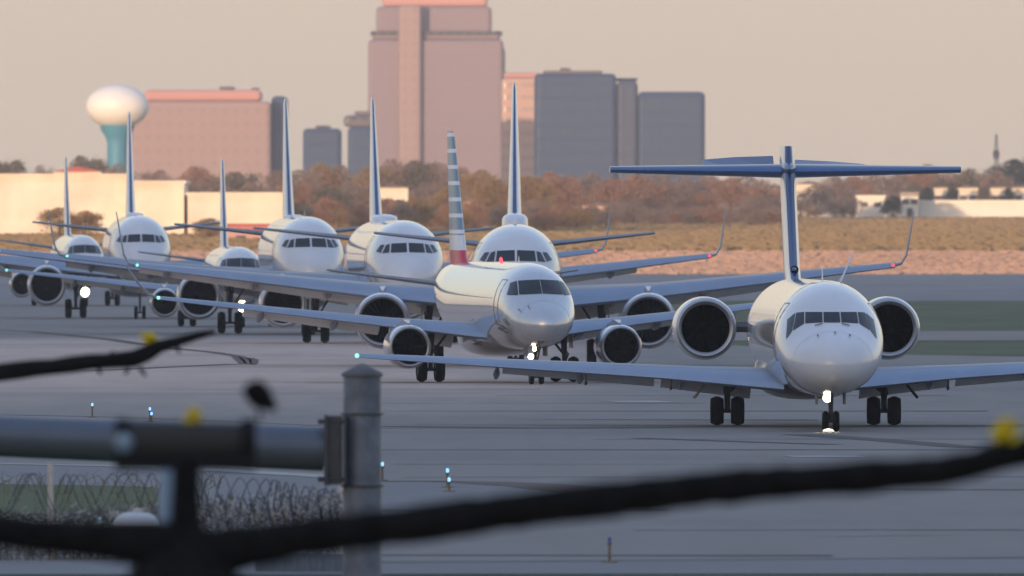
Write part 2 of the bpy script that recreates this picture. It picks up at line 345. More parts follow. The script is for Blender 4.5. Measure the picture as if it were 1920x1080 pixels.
def aircraft(name, label, cat, P, px, D, yaw, group='airliners queued on the taxiway', zs=1.0, ground_drop=0):
    s = FPX/D
    root = empty(name, ((px-960)/s, D, 0), yaw)
    tag(root, label, cat, group); root.scale = (1, 1, zs)
    F = P['fus']; yn = -P['nose']; zc = F.zc
    body = P['paint']
    fo = F.mesh(yn).build('fuselage', body, root, sharp=80)
    # cabin windows along both sides, one strip of small panes per side
    for sg in ((-1, 1) if P.get('showcabin') else ()):
        y0, y1 = P['cabin']; k = y0
        while k < y1:
            w, mm, h = F.sec(k-yn); zz = .55*h/1.8; x = w*math.sqrt(max(0, 1-((zz-mm)/h)**2))+.006
            zt = zz+.17; xt = w*math.sqrt(max(0, 1-((zt-mm)/h)**2))+.006
            zb = zz-.17; xb = w*math.sqrt(max(0, 1-((zb-mm)/h)**2))+.006
            MB().add([(sg*xb,k,zc+zb),(sg*xb,k+.24,zc+zb),(sg*xt,k+.24,zc+zt),(sg*xt,k,zc+zt)], [(0,1,2,3)]).build('cabin_window', M_glass, root, smooth=False)
            k += .8
    for quad in P['panes']:
        for sg in ((-1, 1) if quad[0] != 'c' else (1,)):
            q = quad[1:] if quad[0] in 'cp' else quad
            (ax, az), (bx, bz), (cx, cz), (dx, dz) = q    # bottom in, bottom out, top out, top in
            vs = []; nu, nv_ = 8, 5
            for i in range(nv_+1):
                for j in range(nu+1):
                    u, v = j/nu, i/nv_
                    x = (ax*(1-u)+bx*u)*(1-v)+(dx*(1-u)+cx*u)*v; z = (az*(1-u)+bz*u)*(1-v)+(dz*(1-u)+cz*u)*v
                    p = F.on(sg*x, z); vs.append((p.x, p.y+yn, p.z+zc))
            fs = [(i*(nu+1)+j, i*(nu+1)+j+1, (i+1)*(nu+1)+j+1, (i+1)*(nu+1)+j) for i in range(nv_) for j in range(nu)]
            MB().add(vs, fs).build('cockpit_window', M_glass, root)
    for x, z in P.get('probes', []):
        p = F.on(x, z, .0)
        MB().tube([(p.x, p.y+yn, p.z+zc), (p.x*1.03, p.y+yn-.12, p.z+zc-.02), (p.x*1.03, p.y+yn-.2, p.z+zc-.03)], [.022,.02,.012], 8).build('pitot_probe', M_soot, root)
    if P.get('seam'):                     # radome joint
        ys_ = P['seam']; w, mm, h = F.sec(ys_)
        m = MB().lathe([(1,-.006),(1,.006)], (0,0,0), 'Y', 48)
        m.v = [(a*(w+.004), yn+ys_+b, zc+mm+c*(h+.004)) for a, b, c in m.v]
        m.build('radome_seam', mat('panel_gap', (.35,.35,.36), .5), root)
    for sg in (-1, 1):                    # forward door outline on the skin
        y0, y1 = 3.9*F.L/34, 4.9*F.L/34; hz_ = F.sec(y1)[2]; zb, zt = -.38*hz_, .62*hz_; per = []
        for k in range(9): per.append((y0, zb+(zt-zb)*k/8))
        for k in range(1, 5): per.append((y0+(y1-y0)*k/4, zt))
        for k in range(1, 9): per.append((y1, zt-(zt-zb)*k/8))
        for k in range(1, 5): per.append((y1-(y1-y0)*k/4, zb))
        pts = []
        for yy, z in per:
            w, mm, h = F.sec(yy); pts.append((sg*w*math.sqrt(max(0, 1-((z-mm)/h)**2)), yn+yy, zc+z))
        MB().tube(pts, .014, 4, cap=False).build('door_frame', mat('door_gap', (.16,.16,.17), .6), root)
    for xw in P.get('wipers', ()):
        a_, b_ = F.on(xw, .42*F.sec(3)[2]*.62, .03), F.on(xw*.55, .30*F.sec(3)[2], .03)
        MB().tube([(p.x, p.y+yn, p.z+zc) for p in (b_, a_)], .016, 5).build('wiper', M_soot, root)
    # belly fairing
    bf = P['belly']
    rings = []
    for i in range(15):
        t = i/14; e = max(.03, math.sin(math.pi*t)**.5)
        w, h = bf['w']*(.35+.65*e), bf['h']*e
        rings.append([(w*math.copysign(abs(math.cos(a))**.8, math.cos(a)), bf['y0']+t*(bf['y1']-bf['y0']), bf['z']+h*math.copysign(abs(math.sin(a))**.8, math.sin(a))) for a in [2*math.pi*k/24 for k in range(24)]])
    MB().loft(rings, 0, True, True, True).build('belly_fairing', P.get('bellymat', M_belly), root)
    # wings
    W_ = P['wing']
    for sg in (-1, 1):
        wg = surf(W_, sg, 'wing', [P.get('wingmat', M_wing), M_slat, M_edge], root, droop=.35)
        tip = W_[-1]
        # flaps and their track fairings
        m = MB()
        for xa, xb in P['flaps']:
            A, B = interp_sec(W_, xa), interp_sec(W_, xb); ring = []
            for q in (A, B):
                x, y, z, c, t = q; yt = y+c*.93; fl = c*.22; dz = -fl*math.tan(R(P.get('flapdeg', 33)))
                ring.append([(sg*x, yt, z+.03), (sg*x, yt+fl*.4, z+.02+dz*.4), (sg*x, yt+fl, z+dz), (sg*x, yt+fl, z+dz-.04), (sg*x, yt+fl*.3, z-.14+dz*.4), (sg*x, yt, z-.10)])
            m.loft(ring, 0, True, True, True)
        m.build('flap', M_flap, wg)
        for xf in P['tracks']:
            x, y, z, c, t = interp_sec(W_, xf); r = P.get('trackr', .17)
            m = MB().tube([(sg*x, y+c*.45, z-.1), (sg*x, y+c*.62, z-.24), (sg*x, y+c*.85, z-.34), (sg*x, y+c*1.12, z-.46), (sg*x, y+c*1.25, z-.5)], [.03,r*.8,r,r*.6,.02], 10)
            m.build('flap_track_fairing', P.get('wingmat', M_wing), wg)
        if P.get('vanes'):
            for xf in P['vanes']:
                x, y, z, c, t = interp_sec(W_, xf)
                MB().tube([(sg*x, y+c*.10, z-.1), (sg*x, y+c*.12, z-.36), (sg*x, y+c*.16, z-.46), (sg*x, y+c*.22, z-.5)], [.035,.03,.055,.03], 8).build('vane', M_soot, wg)
        if P['winglet']:
            rings = []
            for dx, dz, dy, c in P['winglet']:
                rings.append(vfoil(0, 0, 0, 1, 1))
                a = airfoil(0, tip[1]+dy, 0, c, .09)
                cant = P.get('cant', 75); k = min(1, (dz/.8) if dz > 0 else 0); th = R(cant)*k
                rings[-1] = [(sg*(tip[0]+dx - q[2]*math.sin(th)), q[1], tip[2]+dz+q[2]*math.cos(th)) for q in a]
            MB().loft(rings, 0, True, True, True).build('winglet', P.get('wletmat', M_wing), wg, sharp=60)
        lx = tip[0]+P.get('navx', -.05)
        if P.get('nav', True):
            MB().lathe([(.005,-.10),(.05,-.07),(.07,0),(.05,.08),(.005,.10)], (sg*lx, tip[1]+.02, tip[2]+P.get('navz', 0)), 'Y', 12).build('navigation_light', M_green if sg < 0 else M_red, wg)
    # tailplane and fin
    for sg in (-1, 1):
        surf(P['stab'], sg, 'tailplane', [P.get('stabmat', M_stab), P.get('stablead', M_wing), P.get('stabmat', M_stab)], root, frac=2)
    rings = [vfoil(z, y, 0, c, t) for z, y, c, t in P['fin']]
    nf = P.get('nlead', 1)
    def fm(i, j): return 1 if (j < nf or j >= 2*NUP-2-nf) else 0
    fin = MB().loft(rings, 0, True, True, True, fm).build('fin', [P['finmat'], P.get('finlead', M_slat)], root, sharp=60)
    # engines
    E = P['eng']
    for sg in (-1, 1):
        ex, ey, ez, r, ln = sg*E['x'], E['y'], E['z'], E['r'], E['len']
        ri = r*E.get('inlet', .77)
        nac = MB().lathe([(r*.93,.10*r),(r*.985,.3*r),(r,.7*r),(r,ln*.45),(r*.9,ln*.75),(r*.72,ln),(r*.66,ln*.98)], (ex, ey, ez), 'Y', 40)
        nac = nac.build('engine', E.get('mat', M_white), root)
        MB().lathe([(r*.935,.12*r),(r*.90,.03*r),(r*.86,0),(r*.82,.02*r),(ri,.10*r)], (ex, ey, ez), 'Y', 40).build('inlet_lip', M_lip, nac)
        MB().lathe([(ri,.09*r),(ri*.96,.4*r),(ri*1.0,1.5*r)], (ex, ey, ez), 'Y', 40).build('inlet_duct', M_dark, nac)
        f = MB().lathe([(ri*.3,1.26*r),(ri*1.0,1.35*r)], (ex, ey, ez), 'Y', 40)
        for k in range(22):
            a = 2*math.pi*k/22; b = a+.17
            f.add([(ex+ri*.28*math.cos(a), ey+1.20*r, ez+ri*.28*math.sin(a)), (ex+ri*.98*math.cos(a+.1), ey+1.18*r, ez+ri*.98*math.sin(a+.1)),
                   (ex+ri*.98*math.cos(b+.1), ey+1.30*r, ez+ri*.98*math.sin(b+.1)), (ex+ri*.28*math.cos(b), ey+1.30*r, ez+ri*.28*math.sin(b))], [(0,1,2,3)], 1)
        f.build('fan', [M_dark, M_fan], nac)
        MB().lathe([(.004,.92*r),(ri*.12,1.0*r),(ri*.24,1.14*r),(ri*.3,1.28*r)], (ex, ey, ez), 'Y', 20).build('spinner', M_fan, nac)
        MB().lathe([(r*.55,ln*.9),(r*.5,ln*1.05),(r*.3,ln*1.12),(r*.05,ln*1.25)], (ex, ey, ez), 'Y', 24).build('exhaust_cone', M_fan, nac)
        py = MB()
        if E['mount'] == 'wing':
            x, y, z, c, t = interp_sec(W_, abs(ex))
            rr = []
            for yy, top, bot, wd in ((ey+r*.5, ez+r*1.06, ez+r*.85, .04), (ey+r*1.4, ez+r*1.22, ez+r*.8, .14), (y+.2, z-.04, ez+r*.6, .2), (y+c*.4, z-.1, ez+r*.5, .18), (y+c*.6, z-.1, z-.45, .05)):
                rr.append([(ex-wd, yy, bot), (ex+wd, yy, bot), (ex+wd, yy, top), (ex-wd, yy, top)])
            py.loft(rr, 0, True, True, True)
        else:
            sx = math.copysign(1, ex)
            py.loft([[(sx*(E['x']-r*.8), ey+1.0, ez+.05),(sx*(E['x']-r*.8), ey+1.1, ez+.2),(sx*(E['x']-r*.8), ey+3.2, ez+.1),(sx*(E['x']-r*.8), ey+3.2, ez-.05),(sx*(E['x']-r*.8), ey+1.1, ez-.12)],
                     [(sx*.9, ey+.9, ez+.05),(sx*.9, ey+1.0, ez+.22),(sx*.9, ey+3.4, ez+.12),(sx*.9, ey+3.4, ez-.07),(sx*.9, ey+1.0, ez-.14)]], 0, True, True, True)
        py.build('pylon', M_belly if E['mount'] == 'wing' else M_soot, nac, sharp=30)
    # landing gear
    G = P['gear']
    for sg in (-1, 1):
        gx = sg*G['track']/2
        top = G['top']
        m = MB().tube([(gx, 0, G['r']), (gx, .0, G['r']+.5), (gx*.98, .1, top)], [.09,.10,.15], 12)
        m.tube([(gx-G['dual']/2, 0, G['r']), (gx+G['dual']/2, 0, G['r'])], .07, 10)
        m.tube([(gx, .05, G['r']+.55), (gx-sg*.9, .2, top)], .05, 8)
        m.tube([(gx, -.1, G['r']+.25), (gx+sg*.1, -.35, G['r']+.6), (gx, -.1, G['r']+.9)], .035, 6)
        m.tube([(gx+sg*.05, .1, G['r']+.5), (gx+sg*.15, .9, top-.1)], .04, 6)
        mg = m.build('main_gear', M_strut, root)
        wheel(mg, gx-G['dual']/2, 0, G['r'], G['w']); wheel(mg, gx+G['dual']/2, 0, G['r'], G['w'])
        if G.get('door') == 'strut':
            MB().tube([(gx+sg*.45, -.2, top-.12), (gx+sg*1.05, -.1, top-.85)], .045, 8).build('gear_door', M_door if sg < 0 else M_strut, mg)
        else:
            MB().box((gx+sg*.28, .2, (top+G['r'])/2+.45), (.05, .9, (top-G['r'])*.55), rz=0).build('gear_door', M_door, mg, smooth=False)
    ny = yn+G['nose']; r = G['nr']
    m = MB().tube([(0, ny, r), (0, ny, r+.4), (0, ny+.1, zc-1.2)], [.06,.07,.11], 10)
    m.tube([(-G['ndual']/2, ny, r), (G['ndual']/2, ny, r)], .05, 8)
    m.tube([(0, ny-.05, r+.25), (0, ny-.25, r+.45), (0, ny-.05, r+.65)], .03, 6)
    m.tube([(0, ny, r+.5), (.0, ny-1.1, zc-1.5)], .045, 8)
    ng = m.build('nose_gear', M_strut, root)
    wheel(ng, -G['ndual']/2, ny, r, G['nw']); wheel(ng, G['ndual']/2, ny, r, G['nw'])
    for sg in (-1, 1):
        MB().box((sg*G.get('ndoor', .38), ny+.3, zc+F.sec(G['nose'])[1]-F.sec(G['nose'])[2]-.06), (.04, 1.1, .42)).build('gear_door', M_soot, ng, smooth=False)
    for lx, lz, lr in P.get('lamps', []):
        MB().tube([(lx, ny-.32, lz), (lx, ny-.02, lz)], [lr*1.1, lr*.7], 16).build('lamp_housing', M_strut, ng)
        MB().lathe([(.003,-.06),(lr*.5,-.05),(lr,0)], (lx, ny-.33, lz), 'Y', 18).build('taxi_light', M_taxi, ng)
    if P.get('dome'):
        y0, y1, hh, ww = P['dome']; rings = []
        for i in range(13):
            t = i/12; e = (max(0.001, math.sin(math.pi*min(1, max(0, t)))))**.45
            rings.append([(ww*e*math.cos(a), y0+(y1-y0)*t, zc+F.sec(5+F.L*.3)[2]-.12+hh*(.15+.85*e)*max(0, math.sin(a))**.45) for a in [math.pi*k/12 for k in range(13)]])
        MB().loft(rings, 0, False).build('antenna_dome', M_white, root)
    for y, hgt in P.get('blades', []):
        w, mm, h = F.sec(y-yn); zt = zc+mm+h
        MB().loft([vfoil(zt-.05, y, 0, .4, .12), vfoil(zt+hgt, y+.22, 0, .14, .12)], 0, True, True, True).build('blade_antenna', M_white, root)
    if P.get('beacon'):
        y, rr = P['beacon']; w, mm, h = F.sec(y-yn); zt = zc+mm+h
        MB().lathe([(rr,-.02),(rr,.08),(rr*.7,.16),(.004,.2)], (0, y, zt), 'Z', 16).build('beacon', M_beacon, root)
    return root

TAIL = [(.62,1.0,1.0,-1.0)]
def tailst(w, t, b):
    return [(.34,w,t,b),(.60,w,t,b),(.70,w*.97,t,b*.80),(.80,w*.80,t*.98,b*.40),(.90,w*.48,t*.93,b*-.02-.0),(.97,w*.22,t*.80,t*.32),(1.0,w*.1,t*.66,t*.45)]
def bus(L, mg, **kw):
    st = [(0,0,-.80,-.80),(.06,.30,-.50,-1.08),(.25,.60,-.25,-1.32),(.6,.95,.05,-1.52),(1.1,1.26,.38,-1.68),(1.6,1.47,.72,-1.79),(2.2,1.63,1.15,-1.88),(2.9,1.77,1.60,-1.96),(3.8,1.88,1.88,-2.02),(5.0,1.95,2.03,-2.06),(6.5,1.975,2.08,-2.08)]
    f = Fus(st, L, 4.08, tailst(1.975, 2.08, -2.08))
    t = L-mg                     # y of tail end
    P = dict(fus=f, nose=mg, paint=M_white, cabin=(-mg+6.5, t-9),
      panes=[('p',(.05,.50),(.86,.48),(.80,.93),(.05,.96)), ('p',(.93,.48),(1.27,.45),(1.06,.86),(.87,.92)), ('p',(1.33,.46),(1.55,.54),(1.32,.86),(1.13,.87))],
      belly=dict(w=1.9, h=1.1, z=2.35, y0=-6.5, y1=5),
      wing=[(1.2,-7.2,2.85,7.6,.14),(1.9,-6.8,2.9,7.2,.14),(6.2,-4.4,3.22,4.5,.16),(16.6,1.4,4.35,1.7,.15)],
      flaps=[(2.1,6.0),(6.4,12.8)], tracks=(4.2,8.2,11.4), trackr=.2,
      winglet=[(0,0,0,1.7),(.28,.08,.15,1.55),(.5,.45,.4,1.3),(.62,1.1,.75,1.0),(.85,2.35,1.35,.5)], cant=80, navx=-.1,
      stab=[(.5,t-7.4,5.15,4.0,.075),(6.25,t-3.4,5.75,1.5,.08)],
      fin=[(5.7,t-9.3,7.0,.10),(6.4,t-7.6,5.8,.11),(12.2,t-2.6,2.1,.10),(12.45,t-2.2,1.6,.05)], finmat=M_white, finlead=M_navy,
      eng=dict(x=5.75,y=-7.2,z=1.98,r=1.22,len=3.6,mount='wing'),
      gear=dict(track=7.59,dual=.93,r=.58,w=.42,top=2.6,nose=5.07,nr=.39,nw=.22,ndual=.5),
      dome=None, blades=[(-8,.3)], seam=1.15)
    P.update(kw); return P
def regional(**kw):
    st = [(0,0,-.72,-.72),(.06,.26,-.46,-.96),(.25,.52,-.22,-1.16),(.6,.82,.02,-1.32),(1.1,1.06,.28,-1.44),(1.6,1.22,.58,-1.52),(2.2,1.35,.98,-1.58),(2.9,1.43,1.34,-1.63),(3.8,1.48,1.56,-1.67),(5.0,1.505,1.66,-1.69),(6.0,1.505,1.68,-1.70)]
    f = Fus(st, 30.9, 3.02, tailst(1.505, 1.68, -1.70))
    P = dict(fus=f, nose=14.6, paint=M_silver, cabin=(-8.5,7.5),
      panes=[('p',(.012,.50),(.85,.46),(.79,.99),(.012,1.03)), ('p',(.89,.44),(1.24,.44),(1.05,.90),(.83,.98))],
      probes=[(-.95,-.1),(-.62,.02)],
      belly=dict(w=1.5, h=.75, z=1.75, y0=-5.5, y1=4.5), bellymat=M_silver,
      wing=[(.9,-4.8,1.98,5.2,.13),(1.5,-4.4,2.02,4.8,.13),(4.4,-2.7,2.32,3.3,.12),(13.2,1.6,3.3,1.3,.11)],
      flaps=[(1.7,4.2),(4.6,9.8)], tracks=(3.2,6.4,9.2), trackr=.14,
      winglet=[(0,0,0,1.3),(.3,.12,.15,1.15),(.7,.55,.45,.85),(1.15,1.25,.95,.4)], cant=48, navx=.0,
      stab=[(.4,10.6,3.75,2.9,.08),(5.0,13.3,4.35,1.2,.08)],
      fin=[(4.3,8.8,5.2,.10),(4.9,10.2,4.4,.11),(9.7,13.4,2.0,.10),(9.9,13.7,1.6,.06)], finmat=M_white, finlead=M_navy,
      eng=dict(x=4.15,y=-5.4,z=1.42,r=.86,len=3.1,mount='wing',inlet=.78,mat=M_silver),
      gear=dict(track=5.3,dual=.70,r=.5,w=.36,top=2.2,nose=3.2,nr=.3,nw=.17,ndual=.38),
      blades=[(-6.5,.25)], seam=1.0)
    P.update(kw); return P
def tjet(**kw):
    st = [(0,0,-.78,-.78),(.05,.26,-.52,-1.02),(.2,.52,-.30,-1.22),(.5,.86,-.05,-1.38),(1.0,1.16,.20,-1.52),(1.6,1.37,.46,-1.62),(2.1,1.48,.78,-1.67),(2.7,1.57,1.15,-1.71),(3.5,1.63,1.48,-1.74),(4.8,1.66,1.70,-1.76),(6.3,1.67,1.76,-1.77)]
    f = Fus(st, 34.3, 2.80, [(.34,1.67,1.76,-1.77),(.66,1.67,1.76,-1.77),(.76,1.6,1.76,-1.5),(.86,1.3,1.72,-.85),(.95,.75,1.62,.1),(1.0,.25,1.3,.8)])
    P = dict(fus=f, nose=20.2, paint=M_white, cabin=(-14,4),
      panes=[('c',(-.25,.50),(.25,.50),(.24,.81),(-.24,.81)), ('p',(.285,.50),(.80,.475),(.77,.81),(.275,.81)), ('p',(.835,.465),(1.17,.26),(1.03,.79),(.805,.81)), ('p',(1.20,.23),(1.37,.0),(1.30,.58),(1.06,.785))],
      wipers=(-.52,.52), probes=[(-.46,.14),(.06,.22),(.50,.14)],
      belly=dict(w=1.62, h=.85, z=1.65, y0=-5.2, y1=4.5),
      wing=[(.9,-5.4,1.42,5.8,.125),(1.6,-5.0,1.46,5.3,.125),(4.6,-3.2,1.66,3.7,.12),(13.9,1.3,2.16,1.25,.11)],
      flaps=[(1.7,4.5),(4.7,9.4)], tracks=(3.9,7.0,9.6), trackr=.11, vanes=(4.3,6.9), flapdeg=28,
      winglet=None, navx=.05,
      stab=[(.12,12.3,7.93,3.0,.15),(5.6,14.6,7.99,1.25,.17)],
      fin=[(4.2,6.5,6.6,.07),(4.9,8.6,5.6,.09),(8.3,12.3,4.2,.115),(8.74,12.6,4.0,.105)], finmat=M_white, finlead=M_navy, stabmat=M_navy, stablead=M_blueM, nlead=2,
      eng=dict(x=2.89,y=5.9,z=2.98,r=1.0,len=4.6,mount='body',inlet=.75),
      gear=dict(track=4.88,dual=.64,r=.45,w=.40,top=1.7,nose=2.6,nr=.31,nw=.19,ndual=.32,door='strut',ndoor=.42),
      lamps=[(-.12,1.02,.13)], blades=[(-12,.42)], seam=1.1)
    P.update(kw); return P

P717 = tjet(showcabin=True)
a7 = aircraft('jet_airliner', 'nearest white twin jet with a high T shaped tail and engines beside its rear fuselage', 'airliner', P717, 1510.5, 598, R(1.6))
# streamlined tail bullet, elevators and fin inlet of the T tail
MB().lathe([(.01,-.5),(.14,-.2),(.24,.3),(.26,1.4),(.2,3.0),(.03,4.2)], (0,12.0,8.0), 'Y', 20).build('tail_bullet', M_navy, a7)
for sg in (-1, 1):
    r_ = []
    for x, y, h in ((.35,15.2,.42 if sg < 0 else .30),(1.6,15.4,.38 if sg < 0 else .24),(2.6,15.5,.30 if sg < 0 else .16)): r_.append([(sg*x,y-.25,7.98),(sg*x,y+.9,8.02+h),(sg*x,y+.95,7.98+h),(sg*x,y-.2,7.90)])
    MB().loft(r_, 0, True, True, True).build('elevator', M_navy, a7, smooth=False)
MB().lathe([(.13,0),(.10,.02),(.09,.35)], (0,8.05,4.82), 'Y', 18).build('fin_air_inlet', M_dark, a7)
MB().tube([(.55,-12.0,4.5),(.95,-10.8,5.35)], .03, 6).build('wiper_mast', M_white, a7)
PE = regional(beacon=(-1.0,.065), lamps=[(-.12,1.36,.07),(-.26,1.08,.11)])
M_flag = bpy.data.materials.new('striped_fin_paint'); M_flag.use_nodes = True
n = M_flag.node_tree; b = n.nodes['Principled BSDF']; b.inputs['Roughness'].default_value = .35
tc = n.nodes.new('ShaderNodeTexCoord'); sp = n.nodes.new('ShaderNodeSeparateXYZ'); n.links.new(tc.outputs['Object'], sp.inputs[0])
def mth(op, a, b_):
    q = n.nodes.new('ShaderNodeMath'); q.operation = op
    for i, v in enumerate((a, b_)):
        if isinstance(v, (int, float)): q.inputs[i].default_value = v
        else: n.links.new(v, q.inputs[i])
    return q.outputs[0]
fr = mth('FRACT', mth('MULTIPLY', sp.outputs['Z'], 1.55), 0.0); st_ = mth('GREATER_THAN', fr, .24)
isred = mth('LESS_THAN', sp.outputs['Z'], 5.15); iswh = mth('LESS_THAN', sp.outputs['Z'], 5.75)
def mixc(fac, A, B):
    q = n.nodes.new('ShaderNodeMix'); q.data_type = 'RGBA'; n.links.new(fac, q.inputs[0])
    for i, v in ((6, A), (7, B)):
        if isinstance(v, tuple): q.inputs[i].default_value = v
        else: n.links.new(v, q.inputs[i])
    return q.outputs[2]
c_ = mixc(st_, (.75,.75,.75,1), (.20,.27,.33,1)); c_ = mixc(iswh, c_, (.7,.7,.72,1)); c_ = mixc(isred, c_, (.55,.03,.06,1))
n.links.new(c_, b.inputs['Base Color'])
PE['finmat'] = M_flag; PE['finlead'] = M_flag
aircraft('regional_jet', 'silver regional jet with a grey striped tail fin', 'airliner', PE, 933, 753, R(7.6))
t320 = 37.6-17.7
M_wingp = mat('pale_wing_paint', (.34,.32,.32), .4, var=.06, scale=.6)
P4 = bus(37.6, 17.7, wingmat=M_wingp, dome=(4.5,7.5,.60,.58)); aircraft('narrowbody_airliner', 'white twin jet rising right behind the silver jet with the striped tail', 'airliner', P4, 966, 837, R(0.1))
P5 = bus(44.5, 22.0, dome=(5.5,8.5,.42,.72)); aircraft('narrowbody_airliner', 'long white twin jet immediately left of the striped tail fin', 'airliner', P5, 731, 984, R(2.9), zs=1.02)
P3 = bus(37.6, 17.7, dome=(6,8,.22,.6)); aircraft('narrowbody_airliner', 'white twin jet whose tall fin stands beside the pink office block', 'airliner', P3, 560, 1059, R(3.0), zs=1.05)
P6 = regional(lamps=[(.1,1.15,.22)], paint=M_white); aircraft('regional_jet', 'small white jet with a lit nose lamp, half hidden between two larger jets', 'airliner', P6, 435, 1128, R(3.2))
P2 = bus(37.6, 17.7, dome=(1,3,.3,.6), winglet=None); aircraft('narrowbody_airliner', 'distant white twin jet with its tail fin in front of the water tower', 'airliner', P2, 254, 1220, R(2.4), zs=1.06)
P1 = regional(lamps=[(.05,.95,.30)], paint=M_white); aircraft('regional_jet', 'farthest and leftmost jet, small and white with a bright nose lamp', 'airliner', P1, 142, 1385, R(4.3), zs=1.09)
# the beam of the nearest jet's taxi lamp
def beam(px, D, hgt, tgt, power, size=R(16)):
    l = bpy.data.lights.new('taxi_beam', 'SPOT'); l.energy = power; l.spot_size = size; l.spot_blend = .5; l.color = (1,.85,.5); l.shadow_soft_size = .05
    o = bpy.data.objects.new('taxi_beam', l); C.objects.link(o); o.location = ((px-960)*D/FPX, D, hgt)
    o.rotation_euler = (Vector(tgt)-o.location).to_track_quat('-Z', 'Y').to_euler()
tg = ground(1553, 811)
il = empty('pavement_glint', tg); tag(il, 'small yellowish lamp glint, a glowing dome added on the pavement just ahead of the nearest nose wheels', 'light')
MB().lathe([(.22,.0),(.21,.03),(.17,.035)], (0,0,.004), 'Z', 24).build('glint_rim', M_strut, il)
MB().lathe([(.17,.03),(.15,.07),(.09,.10),(.002,.11)], (0,0,.004), 'Z', 24).build('lens', mat('warm_glint', (1,.9,.6), .3, emit=(1,.85,.42), estr=2), il)  # glowing dome added to stand for the nose lamp's glint on the pavement
beam(1551, 579.5, 1.0, tg, 500, R(24))

# ------------------------------------------------------------------ taxiway edge lights, far marker boards
M_blue = mat('blue_lamp', (.2,.5,.9), .3, emit=(.3,.65,1), estr=1.3)
M_bluedim = mat('blue_lamp_unlit', (.03,.10,.35), .3)
M_yel = mat('frangible_stem', (.16,.12,.07), .7)
def edge_light(px, py, label, lit=True, h=.42, orient=None):
    p = ground(px, py + h*(py-HORIZON)/CAM_H*1.0)
    r = empty('taxiway_light', p); tag(r, label, 'taxiway light', 'blue taxiway edge lights')
    MB().lathe([(.001,0),(.16,0),(.15,.03),(.03,.05),(.025,h-.10),(.045,h-.09),(.045,h-.06)], (0,0,0), 'Z', 14).build('stem', M_yel, r)
    MB().lathe([(.026,h-.05),(.035,h-.03),(.035,h+.02),(.025,h+.045),(.001,h+.05)], (0,0,0), 'Z', 14).build('lamp_globe', M_blue if lit else M_bluedim, r)
edge_light(173,760,'lit blue taxiway light farthest left, above the grey pipe rail')
edge_light(281,768,'lit blue taxiway light above the pipe rail, higher of a close pair')
edge_light(284,777,'lit bluish green taxiway light close above the pipe rail, lower of a close pair')
edge_light(717,872,'lit blue taxiway light at the right edge of the capped grey post')
edge_light(839,884,'lit blue taxiway light right of the capped post, upper of two')
edge_light(842,900,'lit taxiway light low beside the dark curved guide line, lower of two lamps', h=.3)
edge_light(187,975,'lit bluish taxiway light left of the pale lamp dome', h=.3)
edge_light(1143,1014,'unlit blue capped taxiway light on a tan stem at the bottom of the frame', False, .45)
MS = mat('sign_back', (.07,.065,.06), .7); MSw = mat('sign_face', (.5,.5,.5), .6)
q = ground(1885, 508); r = empty('airfield_sign', q); tag(r, 'small dark and white marker board standing on the far tan concrete', 'sign')
MB().box((-.6,0,.75),(.45,.2,1.0)).box((.55,0,.75),(.45,.2,1.0)).build('board', MS, r, smooth=False)
MB().box((0,.1,.7),(.5,.12,.9)).build('centre_panel', MSw, r, smooth=False)
for lx in (-.6,.55): MB().box((lx,0,.12),(.08,.08,.25)).build('leg', M_strut, r, smooth=False)

# ------------------------------------------------------------------ distant buildings
def facade_mat(name, wall, win, sx, sz, fx=.5, fz=.5, gloss=.3):
    if name in MATS: return MATS[name]
    m = bpy.data.materials.new(name); m.use_nodes = True; n = m.node_tree; b = n.nodes['Principled BSDF']
    tc = n.nodes.new('ShaderNodeTexCoord'); sp = n.nodes.new('ShaderNodeSeparateXYZ'); n.links.new(tc.outputs['Object'], sp.inputs[0])
    def M(op, a, c):
        q = n.nodes.new('ShaderNodeMath'); q.operation = op
        for i, v in enumerate((a, c)):
            if isinstance(v, (int, float)): q.inputs[i].default_value = v
            else: n.links.new(v, q.inputs[i])
        return q.outputs[0]
    hx = M('ADD', sp.outputs['X'], sp.outputs['Y'])
    a = M('LESS_THAN', M('FRACT', M('DIVIDE', hx, sx), 0), fx); c = M('LESS_THAN', M('FRACT', M('DIVIDE', sp.outputs['Z'], sz), 0), fz)
    f = M('MULTIPLY', a, c)
    mx = n.nodes.new('ShaderNodeMix'); mx.data_type = 'RGBA'; n.links.new(f, mx.inputs[0]); mx.inputs[6].default_value = (*wall, 1); mx.inputs[7].default_value = (*win, 1)
    n.links.new(mx.outputs[2], b.inputs['Base Color'])
    rr = n.nodes.new('ShaderNodeMapRange'); n.links.new(f, rr.inputs[0]); rr.inputs[3].default_value = .8; rr.inputs[4].default_value = gloss
    n.links.new(rr.outputs[0], b.inputs['Roughness'])
    MATS[name] = m; return m
F_pink = facade_mat('pink_stone_facade', (.36,.25,.235), (.31,.225,.215), 3.0, 3.6, .55, .5, .7)
F_rose = facade_mat('rose_tower_facade', (.265,.20,.225), (.235,.18,.21), 2.6, 3.6, .6, .55, .6)
F_peach = facade_mat('peach_facade', (.52,.34,.28), (.40,.27,.24), 50, 3.4, .98, .4)
F_glass = facade_mat('dark_glass_facade', (.022,.055,.13), (.018,.048,.115), 2.0, 3.6, .8, .8, .6)
F_grey = facade_mat('grey_facade', (.17,.14,.14), (.07,.07,.09), 3.0, 3.6, .7, .5)
M_roofp = mat('pink_parapet', (.55,.28,.24), .8)
def blk(mb, x0, x1, y0, y1, D, depth, mi=0, x_off=0, base=0, dy=0):   # a block between two columns and rows of the picture, at distance D
    a = at(x0, y0, D); c = at(x1, y1, D)
    zb = base if y1 is None else c.z
    mb.box(((a.x+c.x)/2, D+dy+depth/2, (a.z+zb)/2), (c.x-a.x, depth, a.z-zb), mi)
